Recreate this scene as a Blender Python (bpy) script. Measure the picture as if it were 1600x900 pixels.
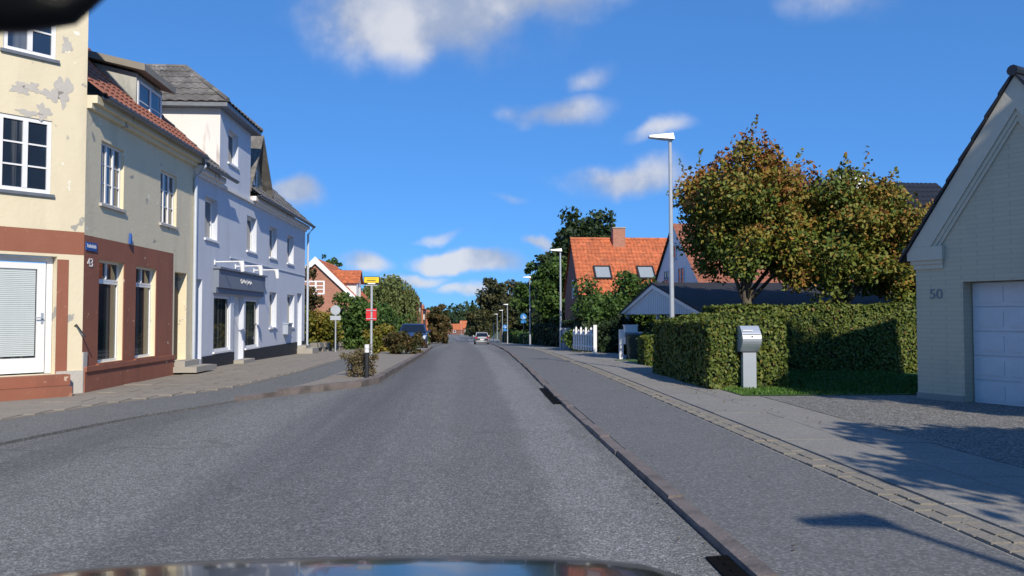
import bpy, math, random
import numpy as np
from mathutils import Vector, Matrix
R = math.radians
random.seed(7); rng = np.random.default_rng(7)
scene = bpy.context.scene
for o in list(bpy.data.objects): bpy.data.objects.remove(o)
COL = scene.collection

# ---------------------------------------------------------------- camera
cam_d = bpy.data.cameras.new('camera'); cam = bpy.data.objects.new('camera', cam_d); COL.objects.link(cam)
cam.location = (0, 0, 1.5)
cam.rotation_euler = (R(90 + 2.02), 0, R(-3.38))
cam_d.sensor_width = 36; cam_d.lens = 27.45; cam_d.clip_start = 0.02; cam_d.clip_end = 6000
cam_d.dof.use_dof = True; cam_d.dof.focus_distance = 22; cam_d.dof.aperture_fstop = 7.5
scene.camera = cam
# ---------------------------------------------------------------- sky, sun, exposure
SUN_AZ, SUN_EL = 165.5, 33.5
world = bpy.data.worlds.new('World'); scene.world = world; world.use_nodes = True
wn, wl = world.node_tree.nodes, world.node_tree.links
for n in list(wn): wn.remove(n)
def W(t, **k):
    n = wn.new(t)
    for a, b in k.items(): setattr(n, a, b)
    return n
wout = W('ShaderNodeOutputWorld'); wbg = W('ShaderNodeBackground'); wbg.inputs[1].default_value = 0.13
sky = W('ShaderNodeTexSky'); sky.sky_type = 'NISHITA'; sky.sun_disc = False
sky.sun_elevation = R(SUN_EL); sky.sun_rotation = R(SUN_AZ); sky.altitude = 2000; sky.air_density = 1.0; sky.dust_density = 0.0; sky.ozone_density = 5.0
geo = W('ShaderNodeTexCoord')
sep = W('ShaderNodeSeparateXYZ'); wl.new(geo.outputs['Generated'], sep.inputs[0])
def wm(op, a, b=None, c=None, clamp=False):
    n = W('ShaderNodeMath', operation=op, use_clamp=clamp)
    for i, v in enumerate((a, b, c)):
        if v is None: continue
        if isinstance(v, (int, float)): n.inputs[i].default_value = v
        else: wl.new(v, n.inputs[i])
    return n.outputs[0]
# clouds: soft cumulus patches on a flat deck, seen by direction
def blob(az, el, sa, se):                       # gaussian patch at azimuth/elevation (deg)
    a = R(az); e = R(el)
    d = (math.sin(a)*math.cos(e), math.cos(a)*math.cos(e), math.sin(e))
    r = (math.cos(a), -math.sin(a), 0); u = (-math.sin(a)*math.sin(e), -math.cos(a)*math.sin(e), math.cos(e))
    def dot(v):
        n = W('ShaderNodeVectorMath', operation='DOT_PRODUCT'); wl.new(warp.outputs[0], n.inputs[0]); n.inputs[1].default_value = v
        return n.outputs['Value']
    x = wm('DIVIDE', dot(r), math.sin(R(sa))); y = wm('DIVIDE', dot(u), math.sin(R(se)))
    q = wm('ADD', wm('MULTIPLY', x, x), wm('MULTIPLY', y, y))
    front = wm('GREATER_THAN', dot(d), 0.0)
    return wm('MULTIPLY', wm('POWER', 2.718, wm('MULTIPLY', q, -1.0)), front)
wnz = W('ShaderNodeTexNoise'); wnz.inputs['Scale'].default_value = 5; wnz.inputs['Detail'].default_value = 5; wl.new(geo.outputs['Generated'], wnz.inputs[0])
wsub = W('ShaderNodeVectorMath', operation='SUBTRACT'); wl.new(wnz.outputs['Color'], wsub.inputs[0]); wsub.inputs[1].default_value = (.5, .5, .5)
wsc = W('ShaderNodeVectorMath', operation='SCALE'); wl.new(wsub.outputs[0], wsc.inputs[0]); wsc.inputs['Scale'].default_value = 0.12
warp = W('ShaderNodeVectorMath', operation='ADD'); wl.new(geo.outputs['Generated'], warp.inputs[0]); wl.new(wsc.outputs[0], warp.inputs[1])
acc = None
for az, el, sa, se, k in [(-3, 22.8, 9, 4.6, 1.15), (6, 23.2, 7, 3.2, .95), (6.5, 15.0, 4.2, 1.5, .75), (9, 17.2, 2.5, 1.2, .45), (27, 21, 6, 2.2, .5),
                          (12, 9.8, 4.6, 1.5, .75), (1.0, 3.7, 4.2, .9, 1.0), (-3, 2.4, 3.0, .6, .6), (-12.5, 8.2, 2.0, 1.2, .95), (-7.5, 3.6, 2.8, .9, .7),
                          (6, 5.2, 1.5, .6, .7), (2, 1.7, 5, .5, .6), (20, 22, 5, 1.4, .55), (14, 12.5, 3, .7, .5), (4, 8, 2.2, .6, .4), (-1, 5.6, 2.5, .5, .45), (48, 14, 9, 3, .7), (-60, 18, 12, 4, .8), (100, 25, 14, 5, .7), (-120, 20, 14, 5, .7), (170, 30, 14, 5, .6)]:
    b = wm('MULTIPLY', blob(az, el, sa, se), k)
    acc = b if acc is None else wm('MAXIMUM', acc, b)
nz2 = W('ShaderNodeTexNoise'); nz2.inputs['Scale'].default_value = 10; nz2.inputs['Detail'].default_value = 7; nz2.inputs['Roughness'].default_value = .52; wl.new(geo.outputs['Generated'], nz2.inputs[0])
dens = wm('MULTIPLY', acc, wm('ADD', wm('MULTIPLY', nz2.outputs['Fac'], 1.7), -0.05))
mr = W('ShaderNodeMapRange', interpolation_type='SMOOTHSTEP'); wl.new(dens, mr.inputs[0]); mr.inputs[1].default_value = .16; mr.inputs[2].default_value = .62; mr.inputs[3].default_value = 0; mr.inputs[4].default_value = .85
cr_ = W('ShaderNodeMapRange', interpolation_type='SMOOTHSTEP'); wl.new(nz2.outputs['Fac'], cr_.inputs[0]); cr_.inputs[1].default_value = .40; cr_.inputs[2].default_value = .66
ccol = W('ShaderNodeMixRGB'); wl.new(cr_.outputs[0], ccol.inputs[0]); ccol.inputs[1].default_value = (3.0, 3.5, 4.6, 1); ccol.inputs[2].default_value = (6.0, 6.0, 6.2, 1)
cmix = W('ShaderNodeMixRGB'); wl.new(mr.outputs[0], cmix.inputs[0]); gm_ = W('ShaderNodeGamma'); gm_.inputs['Gamma'].default_value = .5; wl.new(sky.outputs[0], gm_.inputs['Color'])
hs_ = W('ShaderNodeVectorMath', operation='MULTIPLY'); wl.new(gm_.outputs[0], hs_.inputs[0]); hs_.inputs[1].default_value = (.60, 1.42, 2.62); wl.new(hs_.outputs[0], cmix.inputs[1]); wl.new(ccol.outputs[0], cmix.inputs[2])
wl.new(cmix.outputs[0], wbg.inputs[0]); wl.new(wbg.outputs[0], wout.inputs[0])
sun_d = bpy.data.lights.new('sun', 'SUN'); sun = bpy.data.objects.new('sun', sun_d); COL.objects.link(sun)
sun_d.energy = 5.0; sun_d.angle = R(.55); sun_d.color = (1, .90, .74)
sv = Vector((math.sin(R(SUN_AZ))*math.cos(R(SUN_EL)), math.cos(R(SUN_AZ))*math.cos(R(SUN_EL)), math.sin(R(SUN_EL))))
sun.rotation_euler = sv.to_track_quat('Z', 'Y').to_euler(); sun.location = (20, -40, 40)
scene.view_settings.view_transform = 'Standard'; scene.view_settings.look = 'None'
scene.view_settings.exposure = 0.0; scene.view_settings.gamma = 1.0

# ---------------------------------------------------------------- materials
MATS = {}
def mat(name, col, rough=.8, var=.12, scale=6, bump=0, bscale=40, metal=0, spec=.5, coat=0, col2=None, attr=None, trans=0, detail=5, ior=1.5):
    if name in MATS: return MATS[name]
    m = bpy.data.materials.new(name); m.use_nodes = True; MATS[name] = m
    nt = m.node_tree; N, L = nt.nodes, nt.links; b = N['Principled BSDF']
    b.inputs['Roughness'].default_value = rough; b.inputs['Metallic'].default_value = metal
    b.inputs['Specular IOR Level'].default_value = spec; b.inputs['Coat Weight'].default_value = coat; b.inputs['IOR'].default_value = ior
    tc = N.new('ShaderNodeTexCoord')
    nz = N.new('ShaderNodeTexNoise'); nz.inputs['Scale'].default_value = scale; nz.inputs['Detail'].default_value = detail
    L.new(tc.outputs['Object'], nz.inputs['Vector'])
    c2 = col2 or tuple(min(1, c*(1+var*2)) for c in col)
    c1 = col if col2 else tuple(c*(1-var*2) for c in col)
    mx = N.new('ShaderNodeMixRGB'); mx.inputs[1].default_value = (*c1, 1); mx.inputs[2].default_value = (*c2, 1)
    if attr:
        at = N.new('ShaderNodeAttribute'); at.attribute_name = attr
        rp = N.new('ShaderNodeValToRGB'); L.new(at.outputs['Fac'], rp.inputs[0])
        el = rp.color_ramp.elements
        for i, c in enumerate(spec_ramp[attr+name] if False else RAMPS[name]):
            p = i/(len(RAMPS[name])-1)
            e = el[i] if i < 2 else el.new(p)
            e.position = p; e.color = (*c, 1)
        L.new(rp.outputs[0], b.inputs['Base Color'])
    else:
        L.new(nz.outputs['Fac'], mx.inputs[0]); L.new(mx.outputs[0], b.inputs['Base Color'])
    if trans: b.inputs['Transmission Weight'].default_value = trans
    if bump:
        n2 = N.new('ShaderNodeTexNoise'); n2.inputs['Scale'].default_value = bscale; n2.inputs['Detail'].default_value = 4
        L.new(tc.outputs['Object'], n2.inputs['Vector'])
        bp = N.new('ShaderNodeBump'); bp.inputs['Strength'].default_value = bump; bp.inputs['Distance'].default_value = .02
        L.new(n2.outputs['Fac'], bp.inputs['Height']); L.new(bp.outputs[0], b.inputs['Normal'])
    return m
def nodes(m): return m.node_tree.nodes, m.node_tree.links, m.node_tree.nodes['Principled BSDF']
def layer(m, colour, scale, lo, hi, detail=6, stretch=None, amount=1.0):
    """blend a wear / dirt / stone-chip colour over the base where a noise passes a threshold"""
    N, L, b = nodes(m); src = b.inputs['Base Color'].links[0].from_socket
    tc = N.new('ShaderNodeTexCoord'); v = tc.outputs['Object']
    if stretch:
        mp = N.new('ShaderNodeMapping'); mp.inputs['Scale'].default_value = stretch; L.new(v, mp.inputs[0]); v = mp.outputs[0]
    nz = N.new('ShaderNodeTexNoise'); nz.inputs['Scale'].default_value = scale; nz.inputs['Detail'].default_value = detail; L.new(v, nz.inputs['Vector'])
    r = N.new('ShaderNodeMapRange'); r.inputs[1].default_value = lo; r.inputs[2].default_value = hi; r.inputs[4].default_value = amount; L.new(nz.outputs['Fac'], r.inputs[0])
    mx = N.new('ShaderNodeMixRGB'); L.new(r.outputs[0], mx.inputs[0]); L.new(src, mx.inputs[1]); mx.inputs[2].default_value = (*colour, 1)
    L.new(mx.outputs[0], b.inputs['Base Color']); return m
def grain(m, scale, lo, hi):
    """stone chips: every cell of a voronoi gets its own brightness"""
    N, L, b = nodes(m); src = b.inputs['Base Color'].links[0].from_socket; tc = N.new('ShaderNodeTexCoord')
    vo = N.new('ShaderNodeTexVoronoi'); vo.inputs['Scale'].default_value = scale; L.new(tc.outputs['Object'], vo.inputs['Vector'])
    sp = N.new('ShaderNodeSeparateColor'); L.new(vo.outputs['Color'], sp.inputs[0])
    pw = N.new('ShaderNodeMath'); pw.operation = 'POWER'; L.new(sp.outputs[0], pw.inputs[0]); pw.inputs[1].default_value = 2.2
    r_ = N.new('ShaderNodeMapRange'); L.new(pw.outputs[0], r_.inputs[0]); r_.inputs[3].default_value = lo; r_.inputs[4].default_value = hi
    mx = N.new('ShaderNodeVectorMath'); mx.operation = 'SCALE'; L.new(src, mx.inputs[0]); L.new(r_.outputs[0], mx.inputs['Scale']); L.new(mx.outputs[0], b.inputs['Base Color']); return m
def bricks(m, c1, c2, mortar, sx=.24, sy=.075, axis='xz', bump=.5, msize=.012):
    N, L, b = nodes(m); tc = N.new('ShaderNodeTexCoord'); sp = N.new('ShaderNodeSeparateXYZ'); L.new(tc.outputs['Object'], sp.inputs[0])
    ad = N.new('ShaderNodeMath'); ad.operation = 'ADD'; L.new(sp.outputs[0], ad.inputs[0]); L.new(sp.outputs[1], ad.inputs[1])
    cb = N.new('ShaderNodeCombineXYZ'); L.new(ad.outputs[0], cb.inputs[0]); L.new(sp.outputs[2], cb.inputs[1])
    br = N.new('ShaderNodeTexBrick'); L.new(cb.outputs[0], br.inputs['Vector']); br.inputs['Scale'].default_value = 1
    br.inputs['Brick Width'].default_value = sx; br.inputs['Row Height'].default_value = sy; br.inputs['Mortar Size'].default_value = msize*.5
    br.inputs['Color1'].default_value = (*c1, 1); br.inputs['Color2'].default_value = (*c2, 1); br.inputs['Mortar'].default_value = (*mortar, 1)
    L.new(br.outputs['Color'], b.inputs['Base Color'])
    bp = N.new('ShaderNodeBump'); bp.inputs['Strength'].default_value = bump; bp.inputs['Distance'].default_value = .01; bp.invert = True
    L.new(br.outputs['Fac'], bp.inputs['Height']); L.new(bp.outputs[0], b.inputs['Normal']); return m
RAMPS = {
 'leaf_autumn': [(.05,.085,.015),(.08,.12,.018),(.13,.15,.022),(.20,.17,.028),(.28,.14,.03),(.20,.075,.022)],
 'leaf_hedge': [(.03,.055,.010),(.06,.095,.015),(.095,.13,.02),(.14,.155,.028),(.15,.085,.025)],
 'leaf_green': [(.02,.05,.012),(.04,.085,.015),(.06,.115,.02),(.09,.14,.03)],
 'leaf_dark': [(.012,.026,.010),(.022,.042,.014),(.035,.06,.018),(.05,.075,.025)],
 'leaf_willow': [(.06,.09,.025),(.10,.135,.04),(.14,.17,.06),(.17,.19,.07)],
 'leaf_rust': [(.03,.045,.015),(.06,.055,.018),(.11,.065,.025),(.07,.075,.02)],
 'leaf_yellowgreen': [(.05,.075,.012),(.11,.12,.015),(.19,.16,.02),(.15,.10,.02)],
 'leaf_dry': [(.11,.085,.045),(.17,.13,.07),(.09,.08,.03),(.14,.10,.05)],
 'leaf_brown': [(.025,.035,.014),(.045,.05,.018),(.07,.065,.025),(.05,.065,.02)],
 'grass_blades': [(.03,.08,.01),(.05,.12,.015),(.08,.15,.02)],
}
def leafmat(k): return mat(k, (.1,.1,.1), rough=.6, attr='tint', spec=.3)
asphalt = mat('asphalt', (.150,.150,.144), .85, col2=(.188,.188,.180), scale=1.1, bump=.8, bscale=70)
layer(asphalt, (.40,.40,.39), 75, .60, .66, detail=3); layer(asphalt, (.03,.031,.035), 62, .58, .66, detail=3, amount=.8)
layer(asphalt, (.19,.19,.185), .5, .5, .75, stretch=(1,.12,1), amount=.5)
layer(asphalt, (.085,.088,.092), .33, .48, .62, stretch=(1.6,.06,1), amount=.55); layer(asphalt, (.20,.20,.195), .8, .55, .70, stretch=(1.2,.05,1), amount=.6)
grain(asphalt, 80, .68, 1.8); grain(asphalt, 38, .88, 1.22)
def bands(m, spec, wob=.25):
    """lengthwise wear: bands at a distance x from the road axis with ragged edges"""
    N, L, b = nodes(m); tc = N.new('ShaderNodeTexCoord'); sp = N.new('ShaderNodeSeparateXYZ'); L.new(tc.outputs['Object'], sp.inputs[0])
    nz = N.new('ShaderNodeTexNoise'); nz.inputs['Scale'].default_value = .9; nz.inputs['Detail'].default_value = 8; L.new(tc.outputs['Object'], nz.inputs['Vector'])
    wb = N.new('ShaderNodeMath'); wb.operation = 'MULTIPLY_ADD'; L.new(nz.outputs['Fac'], wb.inputs[0]); wb.inputs[1].default_value = wob*2; L.new(sp.outputs[0], wb.inputs[2])
    for xc, hw_, k in spec:
        d = N.new('ShaderNodeMath'); d.operation = 'SUBTRACT'; L.new(wb.outputs[0], d.inputs[0]); d.inputs[1].default_value = xc+wob
        a = N.new('ShaderNodeMath'); a.operation = 'ABSOLUTE'; L.new(d.outputs[0], a.inputs[0])
        q = N.new('ShaderNodeMapRange'); q.interpolation_type = 'SMOOTHSTEP'; L.new(a.outputs[0], q.inputs[0]); q.inputs[1].default_value = hw_*.55; q.inputs[2].default_value = hw_; q.inputs[3].default_value = k; q.inputs[4].default_value = 1
        src = b.inputs['Base Color'].links[0].from_socket; mx = N.new('ShaderNodeVectorMath'); mx.operation = 'SCALE'; L.new(src, mx.inputs[0]); L.new(q.outputs[0], mx.inputs['Scale']); L.new(mx.outputs[0], b.inputs['Base Color'])
def cracks(m, scale, width, k):
    N, L, b = nodes(m); tc = N.new('ShaderNodeTexCoord'); nz = N.new('ShaderNodeTexNoise'); nz.inputs['Scale'].default_value = 1.4; nz.inputs['Detail'].default_value = 6; L.new(tc.outputs['Object'], nz.inputs['Vector'])
    ad = N.new('ShaderNodeVectorMath'); ad.operation = 'MULTIPLY_ADD'; L.new(nz.outputs['Color'], ad.inputs[0]); ad.inputs[1].default_value = (1.2,1.2,0); L.new(tc.outputs['Object'], ad.inputs[2])
    vo = N.new('ShaderNodeTexVoronoi'); vo.feature = 'DISTANCE_TO_EDGE'; vo.inputs['Scale'].default_value = scale; L.new(ad.outputs[0], vo.inputs['Vector'])
    q = N.new('ShaderNodeMapRange'); L.new(vo.outputs['Distance'], q.inputs[0]); q.inputs[1].default_value = width*.4; q.inputs[2].default_value = width; q.inputs[3].default_value = k; q.inputs[4].default_value = 1
    src = b.inputs['Base Color'].links[0].from_socket; mx = N.new('ShaderNodeVectorMath'); mx.operation = 'SCALE'; L.new(src, mx.inputs[0]); L.new(q.outputs[0], mx.inputs['Scale']); L.new(mx.outputs[0], b.inputs['Base Color'])
bands(asphalt, [(1.05,.42,1.22),(.25,.55,.90),(-1.35,.5,.92),(-3.3,1.2,1.10)]); cracks(asphalt, .16, .003, .78)
path_mat = mat('path_asphalt', (.132,.134,.132), .88, col2=(.165,.167,.164), scale=.9, bump=.35, bscale=160)
layer(path_mat, (.23,.235,.24), 110, .60, .68, detail=3, amount=.8); layer(path_mat, (.06,.062,.065), 95, .62, .7, detail=3, amount=.6)
grain(path_mat, 60, .75, 1.5)
slab_mat = mat('concrete_slab', (.21,.20,.185), .9, col2=(.28,.27,.245), scale=1.7, bump=.25, bscale=90)
layer(slab_mat, (.11,.10,.085), 30, .62, .75, amount=.5)
grain(slab_mat, 70, .85, 1.25)
granite = mat('granite', (.12,.10,.093), .85, col2=(.22,.185,.17), scale=7, bump=.6, bscale=30); layer(granite, (.4,.36,.34), 90, .62, .7)
layer(granite, (.06,.055,.05), 3.5, .5, .68, amount=.7)
cobble_mat = mat('cobble', (.19,.175,.15), .85, col2=(.27,.245,.20), scale=9, bump=.6, bscale=40)
paving_left = mat('old_paving', (.22,.195,.16), .9, col2=(.29,.26,.22), scale=1.3, bump=.3, bscale=70); layer(paving_left, (.13,.12,.10), 6, .58, .72, amount=.6)
gravel = mat('gravel', (.14,.135,.125), .9, col2=(.24,.235,.22), scale=30, bump=1.0, bscale=60); layer(gravel, (.5,.49,.46), 55, .64, .7)
grain(gravel, 48, .55, 2.0)
earth = mat('earth', (.05,.07,.022), .95, col2=(.085,.09,.035), scale=.8, bump=.5, bscale=20)
lawn_mat = mat('lawn', (.04,.095,.015), .9, col2=(.07,.14,.025), scale=3, bump=.6, bscale=60)
yellow = mat('yellow_plaster', (.68,.60,.42), .85, col2=(.76,.68,.50), scale=1.6, bump=.25, bscale=14)
layer(yellow, (.36,.35,.32), 2.3, .665, .69, detail=9); layer(yellow, (.86,.83,.72), 5, .68, .70, detail=8)
layer(yellow, (.47,.42,.31), 1.1, .50, .78, stretch=(1.6,1.6,.35), amount=.45)
redpl = mat('oxide_plaster', (.255,.092,.055), .8, col2=(.32,.125,.075), scale=2.2, bump=.2, bscale=16)
layer(redpl, (.62,.50,.38), 4.5, .70, .715, detail=9)
layer(redpl, (.17,.07,.05), 1.3, .5, .75, stretch=(1.5,1.5,.4), amount=.5); layer(redpl, (.44,.24,.17), 9, .66, .72, amount=.6)
bareplaster = mat('bare_plaster', (.42,.40,.37), .9, col2=(.56,.53,.48), scale=5, bump=.4, bscale=20)
bluepl = mat('blue_plaster', (.54,.58,.66), .85, col2=(.61,.645,.72), scale=1.2, bump=.2, bscale=18); layer(bluepl, (.40,.42,.46), 1.2, .54, .8, stretch=(1.8,1.8,.3), amount=.4)
whitepl = mat('white_plaster', (.70,.68,.66), .85, col2=(.80,.78,.76), scale=1.2, bump=.2, bscale=18); layer(whitepl, (.36,.30,.28), 2.2, .60, .72, stretch=(2.2,2.2,.28), amount=.75)
blackpl = mat('black_plinth', (.018,.02,.028), .7, var=.15, bump=.2)
white = mat('white_paint', (.78,.79,.80), .45, var=.03); whitewood = mat('white_boards', (.66,.68,.70), .6, var=.05)
greywall = mat('cream_brick', (.62,.55,.40), .85, var=.03); bricks(greywall, (.62,.55,.40), (.59,.525,.385), (.53,.47,.345), bump=.35); layer(greywall, (.36,.34,.28), 1.6, .55, .8, stretch=(1,1,.4), amount=.45)
cream = mat('cream_render', (.64,.59,.47), .85, var=.03, bump=.15, bscale=25)
brick_red = mat('red_brick', (.4,.15,.09)); bricks(brick_red, (.42,.17,.105), (.33,.125,.08), (.42,.34,.28))
brick_dark = mat('dark_brick', (.2,.07,.05)); bricks(brick_dark, (.21,.075,.05), (.16,.06,.04), (.2,.16,.14))
brick_orange = mat('orange_brick', (.5,.16,.07)); bricks(brick_orange, (.47,.15,.065), (.40,.125,.055), (.40,.25,.17))
tile_orange = mat('orange_tile', (.47,.125,.048), .75, col2=(.57,.18,.075), scale=2.5, bump=.15); layer(tile_orange, (.20,.075,.045), 5, .56, .70, amount=.75); layer(tile_orange, (.13,.10,.07), 1.3, .58, .74, amount=.55); grain(tile_orange, 4.2, .82, 1.2)
tile_red = mat('weathered_red_tile', (.27,.10,.06), .8, col2=(.36,.14,.085), scale=4, bump=.2); layer(tile_red, (.12,.07,.05), 9, .56, .7, amount=.7)
tile_dark = mat('black_tile', (.018,.02,.027), .45, var=.25); tile_grey = mat('grey_tile', (.13,.125,.12), .85, col2=(.20,.19,.18), scale=5, bump=.3); layer(tile_grey, (.35,.34,.31), 8, .62, .72, amount=.8)
layer(tile_grey, (.07,.07,.065), 2.2, .52, .72, amount=.6); grain(tile_grey, 3.6, .75, 1.25)
tarpaper = mat('roofing_felt', (.022,.022,.025), .9, var=.2, bump=.3)
zinc = mat('zinc', (.20,.22,.25), .5, var=.15, metal=.5); pipe_mat = mat('pale_pipe', (.50,.55,.62), .5, var=.06, metal=.2)
slate_cheek = mat('grey_cladding', (.33,.34,.32), .85, col2=(.48,.49,.47), scale=2.2, bump=.2); layer(slate_cheek, (.13,.14,.12), 2.4, .5, .72, stretch=(1,1,.5), amount=.8)
wood_grey = mat('weathered_wood', (.20,.18,.15), .85, col2=(.31,.29,.25), scale=3, bump=.4); dark_wood = mat('dark_wood', (.035,.028,.024), .8, var=.2)
glass = mat('window_glass', (.018,.03,.055), .04, var=.25, scale=.6, ior=1.9); glass_sky = mat('sky_toned_glass', (.30,.34,.37), .05, var=.05, ior=1.9)  # second glass: pale base colour paints in the reflected sky
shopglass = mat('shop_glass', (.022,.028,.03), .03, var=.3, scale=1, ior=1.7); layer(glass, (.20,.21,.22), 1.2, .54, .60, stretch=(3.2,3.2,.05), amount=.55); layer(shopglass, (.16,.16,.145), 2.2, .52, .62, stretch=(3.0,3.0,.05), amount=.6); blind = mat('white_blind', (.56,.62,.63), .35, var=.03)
galv = mat('galvanised_steel', (.47,.51,.56), .45, var=.07, metal=.35); lamp_white = mat('lamp_housing', (.80,.81,.82), .35, var=.02)
alu = mat('brushed_aluminium', (.46,.52,.60), .38, var=.06, metal=.45, scale=3); black_metal = mat('black_metal', (.02,.022,.025), .45, var=.15)
sign_yellow = mat('sign_yellow', (.85,.62,.02), .5, var=.02); sign_blue = mat('sign_blue', (.015,.09,.36), .5, var=.04); sign_lblue = mat('traffic_blue', (.03,.22,.58), .4, var=.03)
red_paint = mat('red_plastic', (.62,.02,.03), .45, var=.04); green_bin = mat('bin_green', (.035,.05,.042), .55, var=.1); grey_num = mat('number_grey', (.22,.24,.26), .5, var=.03)
signboard = mat('slate_signboard', (.17,.20,.26), .6, var=.05); stonewall = mat('field_stone', (.16,.15,.13), .9, col2=(.25,.235,.20), scale=6, bump=.8, bscale=14)
concrete = mat('concrete', (.30,.28,.25), .9, col2=(.38,.36,.32), scale=4, bump=.4, bscale=30); bark = mat('bark', (.075,.06,.045), .95, col2=(.14,.12,.09), scale=8, bump=1, bscale=25)
paint_blue = mat('car_paint_blue', (.03,.055,.16), .25, var=.03, coat=1, metal=.3); paint_silver = mat('car_paint_silver', (.50,.51,.53), .35, var=.02, coat=.6, metal=.1)
paint_black = mat('car_paint_black', (.012,.013,.015), .16, var=.05, coat=.3); rubber = mat('tyre_rubber', (.018,.018,.018), .9, var=.1); rim_mat = mat('wheel_rim', (.45,.46,.48), .3, var=.05, metal=.8)
carglass = mat('car_glass', (.010,.014,.022), .03, var=.1, ior=1.6); lens = mat('lamp_lens', (.70,.73,.76), .1, var=.05); lens_red = mat('tail_lens', (.35,.01,.012), .2, var=.05)
slot_shade_black = mat('slot_shade_black', (.004,.004,.004), .95, var=.1, spec=.1)  # near-black colour stands in for the shade inside the kerb gaps
rust_brown = mat('brown_panel', (.25,.15,.10), .6, var=.08); doorbrown = mat('door_brown', (.05,.032,.026), .6, var=.15); green_far = mat('forest_floor', (.025,.04,.018), .95, var=.2)

# ---------------------------------------------------------------- helpers
ORG = {}
def thing(name, label, cat, loc=(0,0,0), group=None, rotz=0, kind=None):
    o = bpy.data.objects.new(name, None); COL.objects.link(o); o.location = loc; o.rotation_euler = (0,0,rotz); o.empty_display_size = .2
    o['label'] = label; o['category'] = cat; ORG[o] = Vector(loc)
    if group: o['group'] = group
    if rotz: ORG[o] = Vector((0,0,0))            # rotated things are built in local coordinates
    return o
def tag(o, label, cat, group=None):
    o['label'] = label; o['category'] = cat
    if group: o['group'] = group
    return o
class MB:
    def __init__(s): s.v = []; s.f = []
    def quad(s, *p):
        i = len(s.v); s.v += [tuple(q) for q in p]; s.f.append(tuple(range(i, i+len(p)))); return s
    def hexa(s, p):                               # 8 corners: bottom 4, top 4
        i = len(s.v); s.v += [tuple(q) for q in p]
        for a in ((3,2,1,0),(4,5,6,7),(0,1,5,4),(1,2,6,5),(2,3,7,6),(3,0,4,7)): s.f.append(tuple(i+k for k in a))
        return s
    def box(s, x0, x1, y0, y1, z0, z1):
        return s.hexa([(x0,y0,z0),(x1,y0,z0),(x1,y1,z0),(x0,y1,z0),(x0,y0,z1),(x1,y0,z1),(x1,y1,z1),(x0,y1,z1)])
    def fbox(s, F, u0, u1, v0, v1, d0, d1):
        return s.hexa([F(u0,v0,d0),F(u1,v0,d0),F(u1,v0,d1),F(u0,v0,d1),F(u0,v1,d0),F(u1,v1,d0),F(u1,v1,d1),F(u0,v1,d1)])
    def tube(s, pts, r, n=8, r1=None, cap=True):
        pts = [Vector(p) for p in pts]; rings = []
        for i, p in enumerate(pts):
            d = (pts[min(i+1, len(pts)-1)] - pts[max(i-1, 0)]).normalized()
            a = Vector((0,0,1)) if abs(d.z) < .9 else Vector((1,0,0))
            x = d.cross(a).normalized(); y = d.cross(x).normalized()
            rr = r if r1 is None else r + (r1-r)*i/(len(pts)-1)
            rings.append(len(s.v)); s.v += [tuple(p + (x*math.cos(t) + y*math.sin(t))*rr) for t in (2*math.pi*k/n for k in range(n))]
        for a, b in zip(rings, rings[1:]):
            for k in range(n): s.f.append((a+k, a+(k+1)%n, b+(k+1)%n, b+k))
        if cap: s.f.append(tuple(rings[0]+k for k in range(n))[::-1]); s.f.append(tuple(rings[-1]+k for k in range(n)))
        return s
    def prism(s, poly, vec):                      # polygon (3d points) extruded by vec
        i = len(s.v); n = len(poly); vec = Vector(vec)
        s.v += [tuple(p) for p in poly] + [tuple(Vector(p)+vec) for p in poly]
        s.f.append(tuple(range(i, i+n))[::-1]); s.f.append(tuple(range(i+n, i+2*n)))
        for k in range(n): s.f.append((i+k, i+(k+1)%n, i+n+(k+1)%n, i+n+k))
        return s
    def build(s, name, m, parent=None, kind=None, smooth=False, label=None):
        me = bpy.data.meshes.new(name); og = ORG.get(parent, Vector((0,0,0)))
        me.from_pydata([(x-og.x, y-og.y, z-og.z) for x, y, z in s.v], [], s.f); me.materials.append(m); me.validate()
        if smooth: me.polygons.foreach_set('use_smooth', [True]*len(me.polygons))
        o = bpy.data.objects.new(name, me); COL.objects.link(o)
        if parent: o.parent = parent
        ORG[o] = og
        if kind: o['kind'] = kind
        if label: o['label'] = label
        return o
def frame(o, u, n):
    o, u, n = Vector(o), Vector(u).normalized(), Vector(n).normalized()
    return lambda a, b, d=0: tuple(o + u*a + Vector((0,0,b)) + n*d)
def wall(mb, F, u0, u1, v0, v1, holes=(), depth=.2):
    us = sorted({u0, u1, *[h[i] for h in holes for i in (0,1)]}); vs = sorted({v0, v1, *[h[i] for h in holes for i in (2,3)]})
    us = [u for u in us if u0 <= u <= u1]; vs = [v for v in vs if v0 <= v <= v1]
    for a, b in zip(us, us[1:]):
        for c, d in zip(vs, vs[1:]):
            m, n = (a+b)/2, (c+d)/2
            if any(h[0] < m < h[1] and h[2] < n < h[3] for h in holes): continue
            mb.quad(F(a,c), F(b,c), F(b,d), F(a,d))
    for a, b, c, d in holes:
        if b <= u0 or a >= u1 or d <= v0 or c >= v1: continue
        for p, q in (((a,c),(a,d)), ((a,d),(b,d)), ((b,d),(b,c)), ((b,c),(a,c))):
            mb.quad(F(*p), F(*q), F(*q,-depth), F(*p,-depth))
    return mb
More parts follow.
